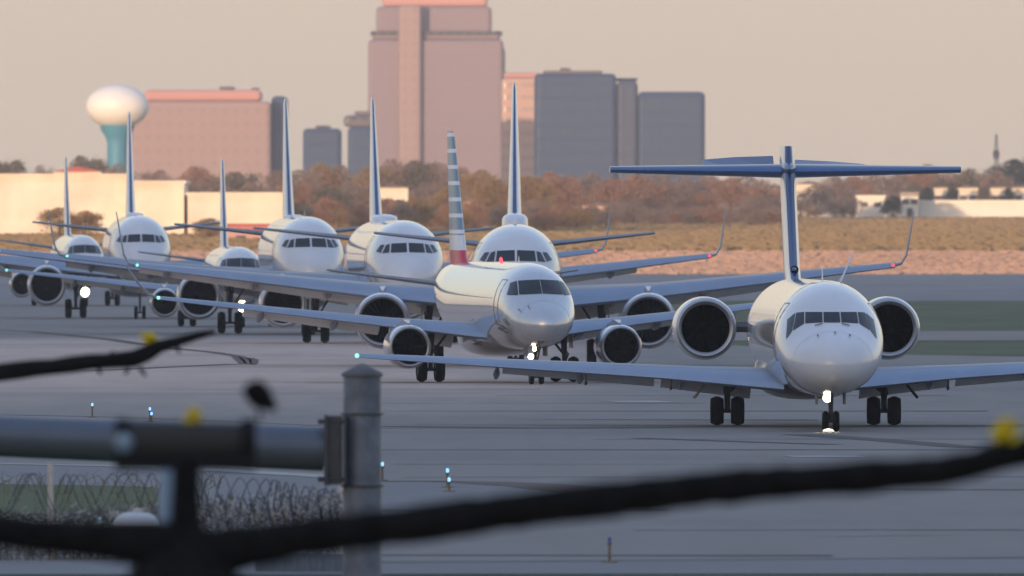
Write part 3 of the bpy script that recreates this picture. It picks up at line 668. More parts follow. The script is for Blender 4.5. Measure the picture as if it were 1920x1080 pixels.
def tower(name, label, D, parts, cat='office building'):
    root = empty(name, (0,0,0)); tag(root, label, cat)
    cx = sum(at(p[1], 0, D).x+at(p[2], 0, D).x for p in parts)/2/len(parts); root.location = (cx, D, 5)
    for nm, x0, x1, y0, y1, m, dep, dy in parts:
        mb = MB(); blk(mb, x0, x1, y0, y1 if y1 else 404, D, dep, 0, dy=dy)
        mb.v = [(v[0]-cx, v[1]-D, v[2]-5) for v in mb.v]
        o = mb.build(nm, m, root, smooth=False)
        bv = o.modifiers.new('bevel', 'BEVEL'); bv.width = 1.3; bv.segments = 3
    return root
DT = 6000
tower('office_tower', 'tall rose coloured office tower with stepped rounded shoulders reaching above the frame', DT, [
    ('tower_shaft',690,944,74,None,F_rose,38,0), ('tower_shaft',697,938,62,74,F_rose,35,1.5), ('upper_storeys',705,922,12,62,F_rose,30,4),
    ('crown',716,914,-14,12,M_roofp,26,6), ('crown',735,900,-24,-14,M_roofp,20,8),
    ('projecting_bay',748,790,10,None,M_roofp if False else F_pink,3,-3.2), ('setback_band',694,942,58,66,F_grey,36.5,.8),
    ('shaded_corner',916,947,88,None,F_grey,6,2)])  # last grey strip darkens the shaft's right corner as its unlit side
tower('office_building', 'wide pink office block right of the water tower, its shaded right side coloured dark', 5200, [
    ('main_block',246,508,190,None,F_pink,30,0), ('rooftop_storey',270,490,168,190,M_roofp,22,4), ('plant_room',410,440,162,168,F_grey,8,8), ('plant_room',470,486,164,168,F_grey,8,8), ('shaded_side',508,538,180,None,F_glass,24,8)])  # last block is the unlit right face, its shade put into the dark colour
tower('office_building', 'small dark block left of the tall rose tower', 5400, [('main_block',568,640,241,None,F_glass,16,0), ('plant_room',590,620,235,241,F_grey,6,4)])
tower('office_building', 'grey stepped block tucked against the left foot of the tall rose tower', 5600, [('main_block',652,700,238,None,F_glass,16,0), ('rear_block',644,700,216,238,F_grey,12,3), ('plant_room',664,700,208,216,F_grey,8,5)])
tower('office_building', 'peach banded block between the tall rose tower and the dark glass block', 5400, [('main_block',940,1012,146,None,F_peach,22,0), ('parapet',944,1012,136,146,M_roofp,20,1)])
tower('office_building', 'dark blue glass block with a lower right wing', 5000, [
    ('main_block',1002,1156,138,None,F_glass,26,0), ('rooftop_storey',1018,1130,132,138,F_grey,16,4), ('rooftop_storey',1050,1070,127,132,F_grey,6,6),
    ('link_block',1156,1196,152,None,facade_mat('slate_facade', (.055,.075,.125), (.045,.065,.12), 3, 3.6, .7, .5, .6),24,1), ('right_wing',1196,1322,172,None,F_glass,24,0), ('rooftop_storey',1156,1196,146,152,F_glass,10,4)])
# water tower
wt = empty('water_tower', (0,0,0)); tag(wt, 'white bulb water tower on a teal flared stem', 'water tower')
c0 = at(220, 200, 4600); sW = FPX/4600; wt.location = (c0.x, 4600, 5.6)
rb = 59/sW; zb_ = c0.z-5.6
prof = [(rb*math.cos(a), zb_+rb*.70*math.sin(a)) for a in [R(-62+i*(152/22)) for i in range(23)]]; prof[-1] = (.02, prof[-1][1])
MB().lathe(prof, (0,0,0), 'Z', 40).build('tank', mat('white_tank_paint', (.88,.84,.78), .5, var=.04, scale=.2), wt)
MB().lathe([(3.6,0),(2.9,.8),(2.5,3),(2.4,zb_-rb*1.15),(2.9,zb_-rb*.95),(3.8,zb_-rb*.78),(rb*.56,zb_-rb*.56),(rb*.50,zb_-rb*.545)], (0,0,0), 'Z', 32).build('stem', mat('teal_stem_paint', (.06,.27,.40), .5, var=.05, scale=.3), wt)
# mast on the right horizon
ms = empty('radio_mast', (at(1868,0,5200).x, 5200, 5)); tag(ms, 'faint thin mast rising above the trees at the far right', 'mast')
H_ = at(0,252,5200).z-5
m = MB()
for sx, sy in ((-.8,-.8),(.8,-.8),(.8,.8),(-.8,.8)): m.tube([(sx,sy,0),(sx*.4,sy*.4,H_*.8),(sx*.2,sy*.2,H_)], .12, 6)
k = 0
while k < H_-1:
    w = .8*(1-.6*k/H_); m.tube([(-w,-w,k),(w,-w,k+1.2)], .08, 5); m.tube([(w,-w,k),(-w,-w,k+1.2)], .08, 5); m.tube([(-w,w,k),(w,w,k+1.2)], .08, 5); k += 1.3
m.build('lattice', M_strut, ms); MB().lathe([(.8,0),(.9,1.8),(.5,2.4)], (0,0,H_*.72), 'Z', 14).build('antenna_drum', F_grey, ms)

# low sunlit sheds and houses
M_cream = mat('cream_cladding', (.80,.64,.48), .8, var=.12, scale=.12, col2=(.90,.82,.68))
M_whitewall = mat('white_cladding', (.86,.80,.70), .8, var=.06, scale=.15)
M_roof = mat('grey_roof', (.12,.10,.10), .9, var=.2, scale=.4)
M_redroof = mat('red_roof', (.45,.10,.09), .8, var=.15, scale=.4)
M_opening = mat('dark_opening', (.06,.05,.05), .5)
def shed(name, label, x0, x1, ytop, D, dep, wallm, roofm=M_roof, gable=False, z0=0.0, doors=(), win=True, cat='building', roofh=.25):
    a = at(x0, ytop, D); b = at(x1, ytop, D); h = a.z-z0; w = b.x-a.x
    root = empty(name, ((a.x+b.x)/2, D, z0)); tag(root, label, cat)
    MB().box((0, dep/2, h/2), (w, dep, h)).build('wall', wallm, root, smooth=False)
    if gable:
        rh = roofh*w*.5
        MB().add([(-w*.53,-.4,h),(w*.53,-.4,h),(0,-.4,h+rh),(-w*.53,dep+.4,h),(w*.53,dep+.4,h),(0,dep+.4,h+rh)], [(0,1,2),(3,5,4),(0,2,5,3),(1,4,5,2),(0,3,4,1)]).build('roof', roofm, root, smooth=False)
    else:
        MB().box((0, dep/2, h+.2), (w+.6, dep+.6, .4)).box((0, -.12, h-.35), (w+.1, .2, .3)).build('roof', roofm, root, smooth=False)
    for fx, fw, fh in doors:
        MB().box((fx*w, -.06, fh/2), (fw, .14, fh)).build('door', M_opening, root, smooth=False)
    nwin = max(2, int(w/3.2))
    for i in range(min(nwin, 24) if win else 0):
        xx = -w/2+(i+.5)*w/min(nwin, 24)
        f = MB().box((xx, -.05, h*.68), (1.3, .12, .9)).build('window', M_opening, root, smooth=False)
    return root
shed('warehouse', 'long bright cream warehouse behind the leftmost jets', -260, 243, 331, 2700, 40, M_cream, M_cream, win=False)
shed('warehouse', 'slightly lower cream warehouse section right of the long one', 247, 345, 344, 2696, 36, M_cream, M_cream, win=False)
shed('warehouse', 'lower bright cream shed joining the long warehouse on its right', 352, 535, 366, 2692, 30, M_cream, M_cream, win=False)
shed('hangar', 'red roofed hangar showing above the cream warehouse', 100, 190, 322, 3300, 24, M_cream, M_redroof, True, 2.0, roofh=.22)
shed('hall', 'pinkish flat hall behind the low cream shed', 425, 530, 425, 2500, 16, mat('pink_cladding', (.55,.33,.28), .8), M_redroof)
shed('house', 'cream house among brown trees left of the striped fin', 705, 765, 352, 3400, 14, M_cream, M_roof, True, 3.4)
shed('house', 'small cream house right of the striped fin', 862, 905, 378, 3380, 12, M_cream, M_roof, True, 3.2)
shed('house', 'pinkish house among red trees left of the T tail', 1092, 1152, 386, 3300, 13, mat('pale_pink_wall', (.62,.42,.34), .8), M_roof, True, 2.0)
shed('house', 'cream house just right of the T tail fin', 1492, 1540, 345, 3800, 14, M_cream, M_roof, True, 5.7)
shed('long_building', 'long low white building on the rise at the far right', 1724, 2150, 379, 3680, 22, M_whitewall, M_whitewall, z0=5.5, win=False)
shed('house', 'white house with a doorway at the left end of the long white building', 1690, 1722, 362, 3672, 12, M_whitewall, M_roof, False, 5.6, doors=((0,1.1,2.2),))
shed('house', 'white detached building left of the round dark bush', 1608, 1658, 370, 3670, 12, M_whitewall, M_whitewall, False, 5.6)
for x0, x1, w in ((1752,1778,'first from the left'),(1796,1834,'second from the left'),(1858,1886,'third from the left'),(1898,1945,'fourth from the left')):
    shed('house', 'cream house above the long white building, %s in a row of four' % w, x0, x1, 352, 3780, 10, M_cream, M_roof, True, 5.7, roofh=.3)

# ------------------------------------------------------------------ trees
M_bud = mat('yellow_leaves', (.85,.66,.02), .7, var=.2, scale=20)
def tree_mesh(h, wd, seed, dens, trunk_m, leaf_m, low=.12):
    rnd = random.Random(seed)
    t = MB(); t.tube([(0,0,0),(.1,0,h*.25),(-.05,.1,h*.55),(.05,0,h*.85)], [.28,.22,.14,.04], 8)
    tips = []
    for i in range(16):
        z = h*(.18+.6*i/16); a = rnd.random()*6.28; l = wd*.5*rnd.uniform(.55,1)*(1-.35*i/16)
        e = (l*math.cos(a), l*math.sin(a), z+l*.55); mid = (e[0]*.5, e[1]*.5, z+l*.2)
        t.tube([(0,0,z),mid,e], [.09,.06,.02], 5); tips.append(e)
    c = MB()
    for k in range(dens):
        if rnd.random() < .6:
            e = tips[rnd.randrange(len(tips))]; q = (e[0]+rnd.gauss(0,wd*.09), e[1]+rnd.gauss(0,wd*.09), e[2]+rnd.gauss(0,h*.06))
        else:
            a = rnd.random()*6.28; v = rnd.uniform(low,1); rr = wd*.5*math.sin(math.pi*min(1,(v-low*.6)**.75))*math.sqrt(rnd.random())
            q = (rr*math.cos(a), rr*math.sin(a), h*v)
        s_ = rnd.uniform(.08,.2); n1 = Vector((rnd.gauss(0,1),rnd.gauss(0,1),rnd.gauss(0,1))).normalized(); n2 = n1.orthogonal().normalized(); n3 = n1.cross(n2)
        q = Vector(q); c.add([q-n2*s_-n3*s_*.6, q+n2*s_-n3*s_*.6, q+n2*s_*.8+n3*s_, q-n2*s_*.8+n3*s_*.8], [(0,1,2,3)])
    return t, c
LM = {'rust': mat('rust_leaves', (.52,.29,.17), .8, var=.15, scale=.7), 'gold': mat('gold_leaves', (.48,.30,.12), .8, var=.15, scale=.7),
      'brown': mat('brown_twigs', (.42,.29,.21), .9, var=.12, scale=.7), 'olive': mat('olive_leaves', (.28,.22,.14), .8, var=.12, scale=.7),
      'green': mat('dark_green_leaves', (.05,.07,.055), .8, var=.35, scale=.7)}
def leafy(m, k=.58):
    n = m.node_tree; b = n.nodes['Principled BSDF']; out = n.nodes['Material Output']; b.inputs['Specular IOR Level'].default_value = .1
    t = n.nodes.new('ShaderNodeBsdfTranslucent'); mx = n.nodes.new('ShaderNodeMixShader'); mx.inputs[0].default_value = k
    src = b.inputs['Base Color'].links[0].from_socket if b.inputs['Base Color'].links else None
    if src: n.links.new(src, t.inputs[0])
    else: t.inputs[0].default_value = b.inputs['Base Color'].default_value
    n.links.new(b.outputs[0], mx.inputs[1]); n.links.new(t.outputs[0], mx.inputs[2]); n.links.new(mx.outputs[0], out.inputs['Surface'])
for _m in LM.values(): leafy(_m)
leafy(M_blade, .3); leafy(M_bladep, .3); leafy(M_bud, .4)
M_bark = mat('bark', (.10,.075,.06), .9, var=.3, scale=2)
KIND = {'rust':'tree with rust red leaves','gold':'tree with golden brown leaves','brown':'bare brown tree','olive':'dull olive tree','green':'dark evergreen tree'}
protos = {}
def tree(kind, var, x, D, h, wd, z0, label, group='trees beyond the airfield'):
    key = (kind, var)
    if key not in protos:
        t, c = tree_mesh(10, 8, var*17+len(kind), 4200 if kind != 'brown' else 3000, M_bark, LM[kind])
        r = empty(kind and 'tree', (0,0,0)); t.build('trunk', M_bark, r); c.build('crown', LM[kind], r, smooth=False); protos[key] = r; o = r
    else: o = copy_tree(protos[key])
    o.location = (x, D, z0); o.scale = (wd/8, wd/8, h/10); o.rotation_euler = (0,0,random.random()*6.28)
    tag(o, label, 'tree', group); return o
def bank(D):
    return max(0, float(np.interp(D, [2128,2190,3650], [0,2.4,5.7])))
# (px, top row, distance, width px, kind)
TR = [(-10,298,4200,60,'olive'),(30,300,4200,60,'olive'),(75,310,4200,50,'brown'),(150,292,4300,70,'olive'),(185,300,4300,60,'olive'),(222,306,4200,60,'brown'),(300,318,3900,70,'brown'),(365,312,3900,80,'rust'),(345,345,3200,60,'olive'),
 (400,335,3300,90,'brown'),(440,322,3400,90,'olive'),(470,340,3200,70,'brown'),(520,318,3500,70,'brown'),(560,305,3700,80,'brown'),(600,292,3800,80,'olive'),(640,296,3800,70,'brown'),(570,345,3200,80,'rust'),(620,350,3150,80,'olive'),
 (650,330,3400,80,'brown'),(690,300,3700,80,'olive'),(735,285,3700,90,'brown'),(780,288,3700,90,'olive'),(820,292,3700,90,'brown'),(800,330,3500,80,'brown'),(660,385,3150,60,'rust'),(750,375,3100,80,'olive'),(800,385,3100,60,'gold'),(840,350,3300,60,'gold'),
 (865,300,3800,70,'rust'),(905,318,3600,80,'gold'),(930,335,3350,80,'gold'),(985,330,3350,90,'gold'),(1030,322,3500,80,'rust'),(1010,370,3150,80,'gold'),(1065,330,3450,80,'rust'),(1060,380,3150,70,'rust'),(900,395,3100,70,'gold'),
 (1110,325,3650,90,'brown'),(1150,335,3550,80,'rust'),(1195,328,3650,90,'rust'),(1165,375,3300,60,'brown'),(1215,370,3400,80,'rust'),(1240,325,3700,80,'brown'),(1280,332,3650,90,'brown'),(1310,360,3500,80,'rust'),(1330,328,3700,80,'brown'),
 (1370,335,3650,90,'rust'),(1400,325,3800,80,'brown'),(1420,365,3500,70,'brown'),(1450,345,3600,80,'rust'),(1500,372,3600,70,'brown'),(1530,345,3700,70,'brown'),(1565,330,3800,80,'brown'),(1580,368,3650,70,'brown'),(1600,330,3900,80,'rust'),
 (1650,318,4000,80,'brown'),(1690,322,4000,70,'brown'),(1740,308,4000,70,'rust'),(1780,318,4000,70,'brown'),(1820,316,4000,70,'olive'),(1870,318,3950,70,'brown'),(1900,298,4100,80,'green'),(1945,302,4100,80,'green'),
 (1674,366,3665,34,'green'),(1738,350,3770,30,'green'),(1787,352,3770,24,'green'),(1846,350,3770,30,'olive'),(1890,352,3775,22,'green'),(1715,340,3900,50,'olive'),(1765,335,3950,50,'olive')]
rb2 = random.Random(21)
for k in range(34):                      # lower shrubs standing out in front of the wood
    px = 560+k*27.5+rb2.uniform(-8,8); kd = rb2.choice(['rust','gold','brown','rust','brown','olive']) if px < 1120 else rb2.choice(['rust','brown','brown'])
    TR.append((px, rb2.uniform(368,392) if px < 1150 else rb2.uniform(378,398), rb2.uniform(2800,3050) if px < 1150 else rb2.uniform(3100,3300), rb2.uniform(44,66), kd))
for px, yt, w in ((112,388,70),(160,394,60),(395,408,60)): TR.append((px, yt, 2580, w, 'gold'))
TR = [((px, yt+13, D, w, 'gold' if (kd == 'olive' and random.random() < .6) else kd) if 540 < px < 900 and yt < 340 else (px, yt, D, w, kd)) for px, yt, D, w, kd in TR]
REF = ['near the left edge','under the water tower','below the pink block','below the small dark block','at the foot of the rose tower','beside the striped fin','beneath the peach block','below the dark glass block','under the glass right wing','left of the T tail','right of the T tail','behind the detached white house','above the long white building','at the far right edge']
cnt = {}
for i, (px, yt, D, wpx, kd) in enumerate(TR):
    s = FPX/D; z0 = bank(D); top = CAM_H+(HORIZON-yt)/s; h = max(2.5, top-z0); wd = wpx/s*1.25
    ref = REF[min(13, max(0, int((px+20)/140)))]
    depth = 'low ' if yt > 360 else ('mid height ' if yt > 325 else 'tall ')
    depth = 'shrubby ' if D < 3090 else depth; key = (depth, kd, ref); c = cnt[key] = cnt.get(key, 0)+1
    lab = depth+KIND[kd]+' '+ref+('' if c == 1 else ', %s from left' % {2:'second',3:'third',4:'fourth',5:'fifth',6:'sixth'}.get(c, 'seventh'))
    tree(kd, i % 3, (px-960)/s, D, h, wd, z0-.1, lab)

# ------------------------------------------------------------------ sign gantry: capped post, flange and pipe rail (about 340 m away)
DG = 340; sg_ = FPX/DG
M_rail = mat('painted_rail', (.10,.12,.155), .5, metal=.3, var=.07, scale=.8)
M_galv = mat('galvanised_steel', (.145,.165,.21), .5, metal=.4, var=.32, scale=2.2, detail=8, bump=.05)
M_galv2 = mat('weathered_flange', (.07,.07,.078), .65, metal=.3, var=.25, scale=2.5)
gn = empty('pipe_gantry', at(679, 900, DG)*1.0); gn.location.z = 0; tag(gn, 'grey steel gantry, a round capped post with a thick pipe rail running left', 'gantry')
rP = 36/sg_; zt = at(0,705,DG).z
z1, z2 = at(0,776,DG).z, at(0,911,DG).z
MB().lathe([(rP,0),(rP,z2-.01)], (0,0,0), 'Z', 40).lathe([(rP*.985,z2+.012),(rP*.985,z1-.012)], (0,0,0), 'Z', 40).lathe([(rP*.975,z1+.012),(rP*.975,zt)], (0,0,0), 'Z', 40).build('post', M_galv, gn)
MB().lathe([(rP*1.08,zt-.01),(rP*1.10,zt+.03),(rP*1.06,zt+.055),(rP*.45,zt+.17),(rP*.1,zt+.215),(.002,zt+.22)], (0,0,0), 'Z', 40).lathe([(rP*.9,zt-.01),(rP*1.08,zt-.01)], (0,0,0), 'Z', 40).build('cap', mat('cap_metal', (.12,.12,.12), .6, metal=.3, var=.3, scale=3), gn)
for z in (z1, z2): MB().lathe([(rP*.97,z-.022),(rP*1.11,z-.018),(rP*1.11,z+.014),(rP*.97,z+.018)], (0,0,0), 'Z', 40).build('band', M_galv2, gn)
gx = gn.location.x
a, b = at(-500,800,DG), at(606,842,DG); zb, za = b.z, at(0,820,DG).z+.02
x0 = at(-700,0,DG).x
MB().tube([(x0-gx, -1.2, za+(za-zb)*1.1), (at(0,0,DG).x-gx, -.6, za), (at(300,0,DG).x-gx, -.3, (za+zb)/2), (b.x-gx, 0, zb)], [.36,.355,.37,.39], 36).build('pipe_rail', M_rail, gn)
fx0, fx1 = at(606,0,DG).x-gx, at(645,0,DG).x-gx
m = MB().box(((fx0+fx1)/2+.01, 0, (at(0,778,DG).z+at(0,910,DG).z)/2), (fx1-fx0-.08, .8, at(0,778,DG).z-at(0,910,DG).z-.03))
m.box((fx0+.05, 0, (at(0,778,DG).z+at(0,910,DG).z)/2), (.06, .95, at(0,778,DG).z-at(0,910,DG).z))
m.box((fx1+.02, -.2, (at(0,778,DG).z+at(0,910,DG).z)/2), (.05, .75, at(0,778,DG).z-at(0,910,DG).z-.05))
m.build('flange', M_galv2, gn, smooth=False)
for yy in (790, 898):
    z = at(0,yy,DG).z; MB().tube([(fx0-.09, -.36, z), (fx1+.02, -.36, z)], .05, 6).build('bolt_and_glint', M_galv2, gn)

# ------------------------------------------------------------------ perimeter fence with razor wire (about 365 m away)
DF = 365; sF = FPX/DF
M_wire = mat('razor_wire', (.06,.06,.065), .5, metal=.5)
M_wirel = mat('bright_razor_wire', (.42,.38,.32), .35, metal=.8)
M_post = mat('fence_post_paint', (.55,.50,.45), .55, var=.15, scale=4)
fn = empty('security_fence', (at(95,0,DF).x, DF, 0)); tag(fn, 'wire mesh security fence topped by coiled razor wire at the lower left', 'fence')
fx = fn.location.x
def X(px): return at(px, 0, DF).x-fx
def Z(py): return at(0, py, DF).z
for px in (-420, 95, 640):
    MB().tube([(X(px),0,-.0),(X(px),0,Z(868 if px < 500 else 905))], .055, 12).build('post', M_post, fn)
m = MB()
x = X(-450)
while x < X(650):
    for dx in (-1, 1):
        m.tube([(x,-.02*dx,0),(x+dx*Z(962),-.02*dx,Z(962))], .006, 3, cap=False)
    x += .13
m.build('mesh', M_wire, fn)
def coil(xa, xb, zc0, zc1, rad, pitch, yo, name, thin=.011, mats=M_wire, jit=.06, ph=0.0):
    pts = []; L = xb-xa; N = int(L/pitch*22); m = MB(); rnd = random.Random(int(xa*100+ph*10))
    for i in range(N+1):
        t = i/N; a = 2*math.pi*L/pitch*t+ph
        rr = rad*(1+jit*math.sin(a*.37)+jit*.5*math.sin(a*.11))
        pts.append(Vector((xa+L*t+.05*math.sin(a*.5), yo+rr*math.cos(a), zc0+(zc1-zc0)*t+rr*math.sin(a))))
        if i % 3 == 0 and i:
            p = pts[-1]; u = (p-pts[-2]).normalized(); v = Vector((rnd.gauss(0,1), rnd.gauss(0,1), rnd.gauss(0,1))).cross(u).normalized()
            m.add([p-u*.05-v*.028, p+u*.05+v*.028, p+v*.012+u*.01], [(0,1,2)]); m.add([p-u*.05+v*.028, p+u*.05-v*.028, p-v*.012], [(0,1,2)])
    m.tube(pts, thin, 4, cap=False)
    return m.build(name, mats, fn, smooth=False)
for ph in (0, 2.1, 4.2): coil(X(-460), X(330), Z(925), Z(925), .37, .82+ph*.03, .1, 'razor_coil', .011, M_wire, .03, ph)
for ph in (0, 2.1, 4.2): coil(X(330), X(500), Z(925), Z(935), .37, .75, .1, 'razor_coil', .011, M_wire, .05, ph)
for ph in (0, 2.1, 4.2): coil(X(500), X(650), Z(935), Z(960), .36, .45, .1, 'razor_coil', .014, M_wire, .1, ph)
coil(X(370), X(650), Z(965), Z(965), .24, .13, -.4, 'razor_coil', .012, M_wirel, .25)
coil(X(370), X(650), Z(958), Z(958), .26, .21, -.2, 'razor_coil', .013, M_wire, .25, 1)
coil(X(-460), X(370), Z(1040), Z(1035), .36, .14, -.5, 'razor_coil', .012, M_wirel, .25)
coil(X(-460), X(370), Z(1035), Z(1040), .38, .23, -.3, 'razor_coil', .013, M_wire, .25, 2)
coil(X(40), X(370), Z(985), Z(970), .20, .18, -.2, 'razor_coil', .011, M_wire, .2)
# weeds along the fence: thin dry stems
m = MB(); rnd = random.Random(5)
for i in range(260):
    x = rnd.uniform(-14.5,-7.0); y = rnd.uniform(425,470); h = rnd.uniform(.1,.42)
    m.tube([(x,y,0),(x+rnd.gauss(0,.05),y,h*.6),(x+rnd.gauss(0,.12),y,h)], [.012,.01,.006], 3, cap=False)
tag(m.build('dry_weeds', mat('dry_stems', (.16,.15,.08), .9), smooth=False), 'thin dry weeds in the dark grass behind the fence', 'weeds', kind='stuff')
# dead brush heaped at the foot of the fence
m = MB()
for i in range(3600):
    u = rnd.random(); x = X(-300)+(X(640)-X(-300))*u; hx_ = np.interp(x, [X(-300),X(60),X(300),X(390),X(640)], [.7,.86,1.02,1.15,1.28])
    z = hx_*rnd.random()**.6; y = DF-.2+rnd.gauss(0,.5); x += fx
    d = Vector((rnd.gauss(0,1), rnd.gauss(0,.5), rnd.gauss(0,1))).normalized()*rnd.uniform(.06,.2)
    e = d.cross(Vector((0,1,0)))*.5
    m.tube([(x,y,z),(x+d.x*.5+e.x,y+d.y*.5,max(0,z+d.z*.5+e.z)),(x+d.x,y+d.y,max(0,z+d.z))], .009, 3, mi=(1 if rnd.random()<.3 else 0), cap=False)
tag(m.build('dead_brush', [mat('dead_twigs', (.12,.115,.115), .9), mat('straw_with_glints', (.55,.52,.48), .7)], smooth=False), 'tangled dead brush at the foot of the security fence', 'brush', kind='stuff')  # pale share is straw lightened to stand for bright glints in the tangle
# blue grey panel right beside the post
pn = empty('metal_panel', (at(590,0,DF).x, 352, 0)); tag(pn, 'blue grey ribbed metal panel left of the foot of the capped post', 'panel')
wP = 190/FPX*352; hP = at(0,1040,352).z
m = MB().box((0,0,hP/2),(wP,.04,hP)); 
for i in range(9): m.box((-wP/2+i*wP/8,-.05,hP/2),(.06,.06,hP))
m.build('sheet', mat('blue_grey_sheet', (.14,.17,.21), .5, metal=.3, var=.15, scale=2), pn, smooth=False)

# pale lamp dome and the blurred pale pole
ld = empty('street_lamp', (at(255,0,330).x, 330, 0)); tag(ld, 'pale round lamp head with a small knob on top', 'lamp')
zl = at(0,985,330).z; sl = FPX/330; rw = 43/sl
MB().lathe([(.001,-.03),(rw*.9,-.02),(rw,.02),(rw*.97,.09),(rw*.8,.17),(rw*.5,.215),(rw*.2,.23),(.001,.232)], (0,0,zl), 'Z', 32).build('shade', mat('pale_enamel', (.50,.50,.53), .4, var=.05, scale=3), ld)
MB().lathe([(.05,.22),(.04,.235),(.09,.24),(.09,.285),(.001,.29)], (0.03,0,zl), 'Z', 16).build('photocell', mat('pale_plastic', (.55,.52,.48), .5), ld)
MB().lathe([(.08,-zl),(.07,-.03)], (0,0,zl), 'Z', 16).build('pole', M_galv, ld)
pp = empty('thin_pole', (at(312,0,190).x, 190, 0)); tag(pp, 'blurred pale blue pole left of the dark upright limb', 'pole')
hp = at(0,868,190).z
MB().lathe([(.075,0),(.07,hp),(.05,hp+.05),(.001,hp+.06)], (0,0,0), 'Z', 20).build('shaft', mat('pale_blue_paint', (.22,.30,.40), .5), pp)
MB().lathe([(.14,0),(.14,.04),(.08,.06)], (0,0,0), 'Z', 20).build('base_plate', M_galv, pp)

# ------------------------------------------------------------------ near dark limbs, strongly out of focus
M_limb = mat('dark_bark', (.010,.009,.009), .95, spec=.08, var=.4, scale=6, bump=.2)
M_bud_ = mat('yellow_leaves', (.80,.62,.03), .7, var=.2, scale=20)
M_sleeve = mat('dark_rubber_sleeve', (.012,.012,.013), .8, spec=.15)
def limb(pts, rads, D, Dy=None, n=14):
    P = []
    for i, (x, y) in enumerate(pts): P.append(at(x, y, D if Dy is None else Dy[i]))
    s = [FPX/(D if Dy is None else Dy[i]) for i in range(len(pts))]
    return P, [r/k for r, k in zip(rads, s)]
def bud(px, py, D, rpx, parent, org):
    c = at(px, py, D)-org; r = rpx/(FPX/D); m = MB(); rd = random.Random(int(px))
    for k in range(80):
        d = Vector((rd.gauss(0,1), rd.gauss(0,1), rd.gauss(0,1))).normalized()*r*rd.uniform(.1,.85)
        n1 = Vector((rd.gauss(0,1), rd.gauss(0,1), rd.gauss(0,1))).normalized(); n2 = n1.orthogonal().normalized(); n3 = n1.cross(n2); q = r*rd.uniform(.25,.45)
        m.add([c+d-n2*q, c+d-n3*q*.5, c+d+n2*q, c+d+n3*q*.5], [(0,1,2,3)])
    m.build('leaf_cluster', M_bud, parent, smooth=False)
DN = 132
tr = empty('near_tree', (at(340,0,DN).x, DN, 0)); tag(tr, 'dark blurred near tree, one long limb sweeping up to the right edge', 'tree')
org = Vector(tr.location)
def put(name, pts, rads, D, parent, org, m=M_limb, n=14):
    P, rr = limb(pts, rads, D)
    return MB().tube([p-org for p in P], rr, n).build(name, m, parent)
rd = random.Random(3)
put('trunk', [(340,2600),(340,1300),(342,1160),(345,1095),(350,1010)], [230,215,165,118,44], DN, tr, org)
put('limb', [(-300,950),(-60,985),(60,1003),(180,1012),(290,1022),(370,1030)], [34,34,33,36,46,55], DN, tr, org)
def jag(pts, rads, amp):
    o, q = [], []
    for (a, b), (ra, rb_) in zip(zip(pts, pts[1:]), zip(rads, rads[1:])):
        N = max(1, int(abs(b[0]-a[0])/30))
        for i in range(N):
            t = i/N; o.append((a[0]+(b[0]-a[0])*t, a[1]+(b[1]-a[1])*t+rd.uniform(-1,1)*amp*.5)); q.append((ra+(rb_-ra)*t)*(1+rd.uniform(-1,1)*amp*.02))
    o.append(pts[-1]); q.append(rads[-1]); return o, q
p_, r_ = jag([(350,1040),(440,1030),(560,1008),(760,985),(1000,953),(1300,918),(1500,902),(1640,893),(1760,885),(1830,872),(1870,855),(1930,845),(2050,800)], [52,44,37,36,35,33,32,31,30,25,29,27,24], 3)
put('limb', p_, r_, DN, tr, org)
put('upright_limb', [(350,1060),(349,1000),(348,930),(350,860)], [44,34,28,27], DN, tr, org)
bud(1885,812,DN,37,tr,org)
# dark sleeve resting across the top of the upright limb
DS = 148; sv_ = empty('dark_sleeve', at(348,830,DS)); tag(sv_, 'blurred dark grey sleeve lying level on top of the upright limb', 'sleeve')
o2 = Vector(sv_.location); w2 = 132/(FPX/DS); r2 = 44/(FPX/DS)
m = MB(); m.lathe([(r2*.92,-w2*.80),(r2*.82,w2*.80)], (0,0,0), 'X', 24).build('tube', mat('sleeve_grey', (.045,.042,.04), .8, spec=.2), sv_)
for sx in (-1, 1): MB().lathe([(r2*.5,sx*w2),(r2,sx*w2),(r2*1.02,sx*w2*.9),(r2,sx*w2*.79),(r2*.82,sx*w2*.78)], (0,0,0), 'X', 24).build('end_cap', M_sleeve, sv_)
MB().box((0,-.02,-r2*.78),(w2*2.0,r2*2.1,r2*.75)).build('saddle', M_sleeve, sv_, smooth=False)
MB().lathe([(.003,-.03),(.075,-.02),(.075,.02)], (-w2*.87,-r2*1.05,-.0), 'Y', 16).build('bolt_and_glint', mat('pale_glint', (.22,.32,.45), .3, metal=.5), sv_)  # pale blue disc painted as a highlight on the sleeve's left end
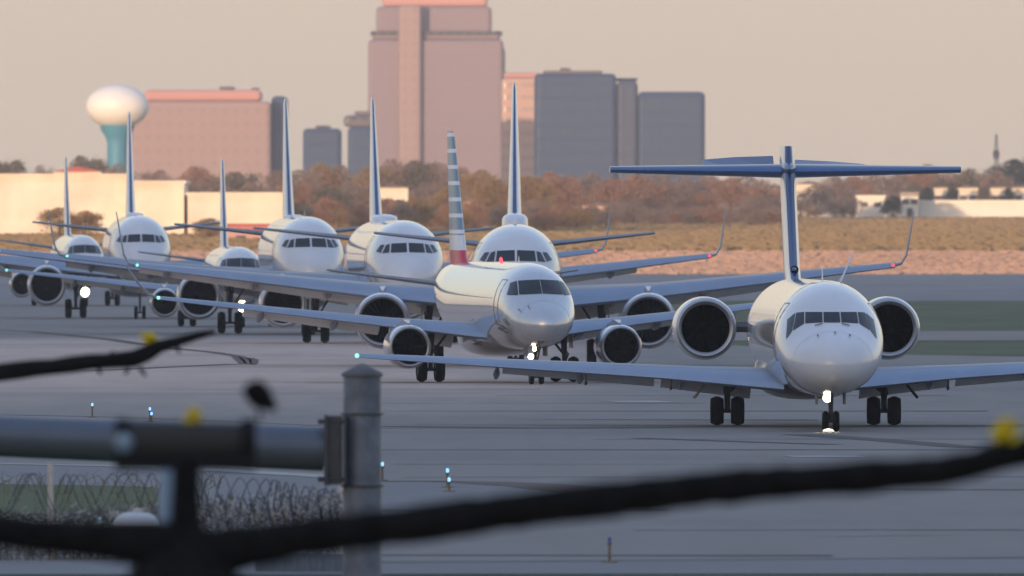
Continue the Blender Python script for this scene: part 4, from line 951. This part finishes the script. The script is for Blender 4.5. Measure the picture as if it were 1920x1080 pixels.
bud(362,783,DS,24,sv_,o2)
# single dark leaf standing from the right end of the sleeve
lf = empty('dark_leaf', at(487,790,DS)); tag(lf, 'single blurred dark leaf standing above the right end of the sleeve', 'leaf')
o3 = Vector(lf.location); q = [at(x, y, DS)-o3 for x, y in ((468,722),(480,735),(492,748),(505,758),(518,768))]
MB().tube([at(468,718,DS)-o3]+q, [.02,.075,.10,.095,.06,.02], 14).build('blade', M_limb, lf)
MB().tube([at(487,792,DS)-o3, at(486,775,DS)-o3, at(490,755,DS)-o3], .012, 6).build('stalk', M_limb, lf)
# upper left twig, a little farther away
DU = 235; tw = empty('bare_branch', at(-400,760,DU)); tag(tw, 'dark bare branch with a yellow leaf cluster entering from the left edge', 'branch')
o4 = Vector(tw.location)
p_, r_ = jag([(-400,740),(-100,712),(0,699),(100,687),(170,679),(200,676),(250,674),(275,662),(300,650),(340,637),(375,627),(404,621)], [20,19,18,16,16,15,17,17,13,10,8,4], 3.5)
put('stem', p_, r_, DU, tw, o4)
for (x, y, dx, dy) in ((205,668,8,-10),(262,690,12,16),(285,640,-4,-10),(240,692,-6,10),(185,692,4,10),(330,650,8,12)):
    put('spur', [(x,y),(x+dx,y+dy)], [5,2], DU, tw, o4)
bud(278,634,DU,17,tw,o4)

# ------------------------------------------------------------------ air
hz = MB().box((0, 3900, 60), (9000, 11400, 140)).build('haze', None, smooth=False) if False else None
hb = MB().box((0, 3600, 59.5), (3400, 8700, 125)); ho = hb.build('haze', mat('haze_air', (1,1,1)), smooth=False)
hm = MATS['haze_air']; hm.node_tree.nodes.remove(hm.node_tree.nodes['Principled BSDF'])
pv = hm.node_tree.nodes.new('ShaderNodeVolumePrincipled'); pv.inputs['Color'].default_value = (.92,.88,.86,1); pv.inputs['Density'].default_value = 7e-5; pv.inputs['Anisotropy'].default_value = .1
hm.node_tree.links.new(pv.outputs[0], hm.node_tree.nodes['Material Output'].inputs['Volume'])
tag(ho, 'pale evening air that fades the far buildings', 'haze', kind='stuff')
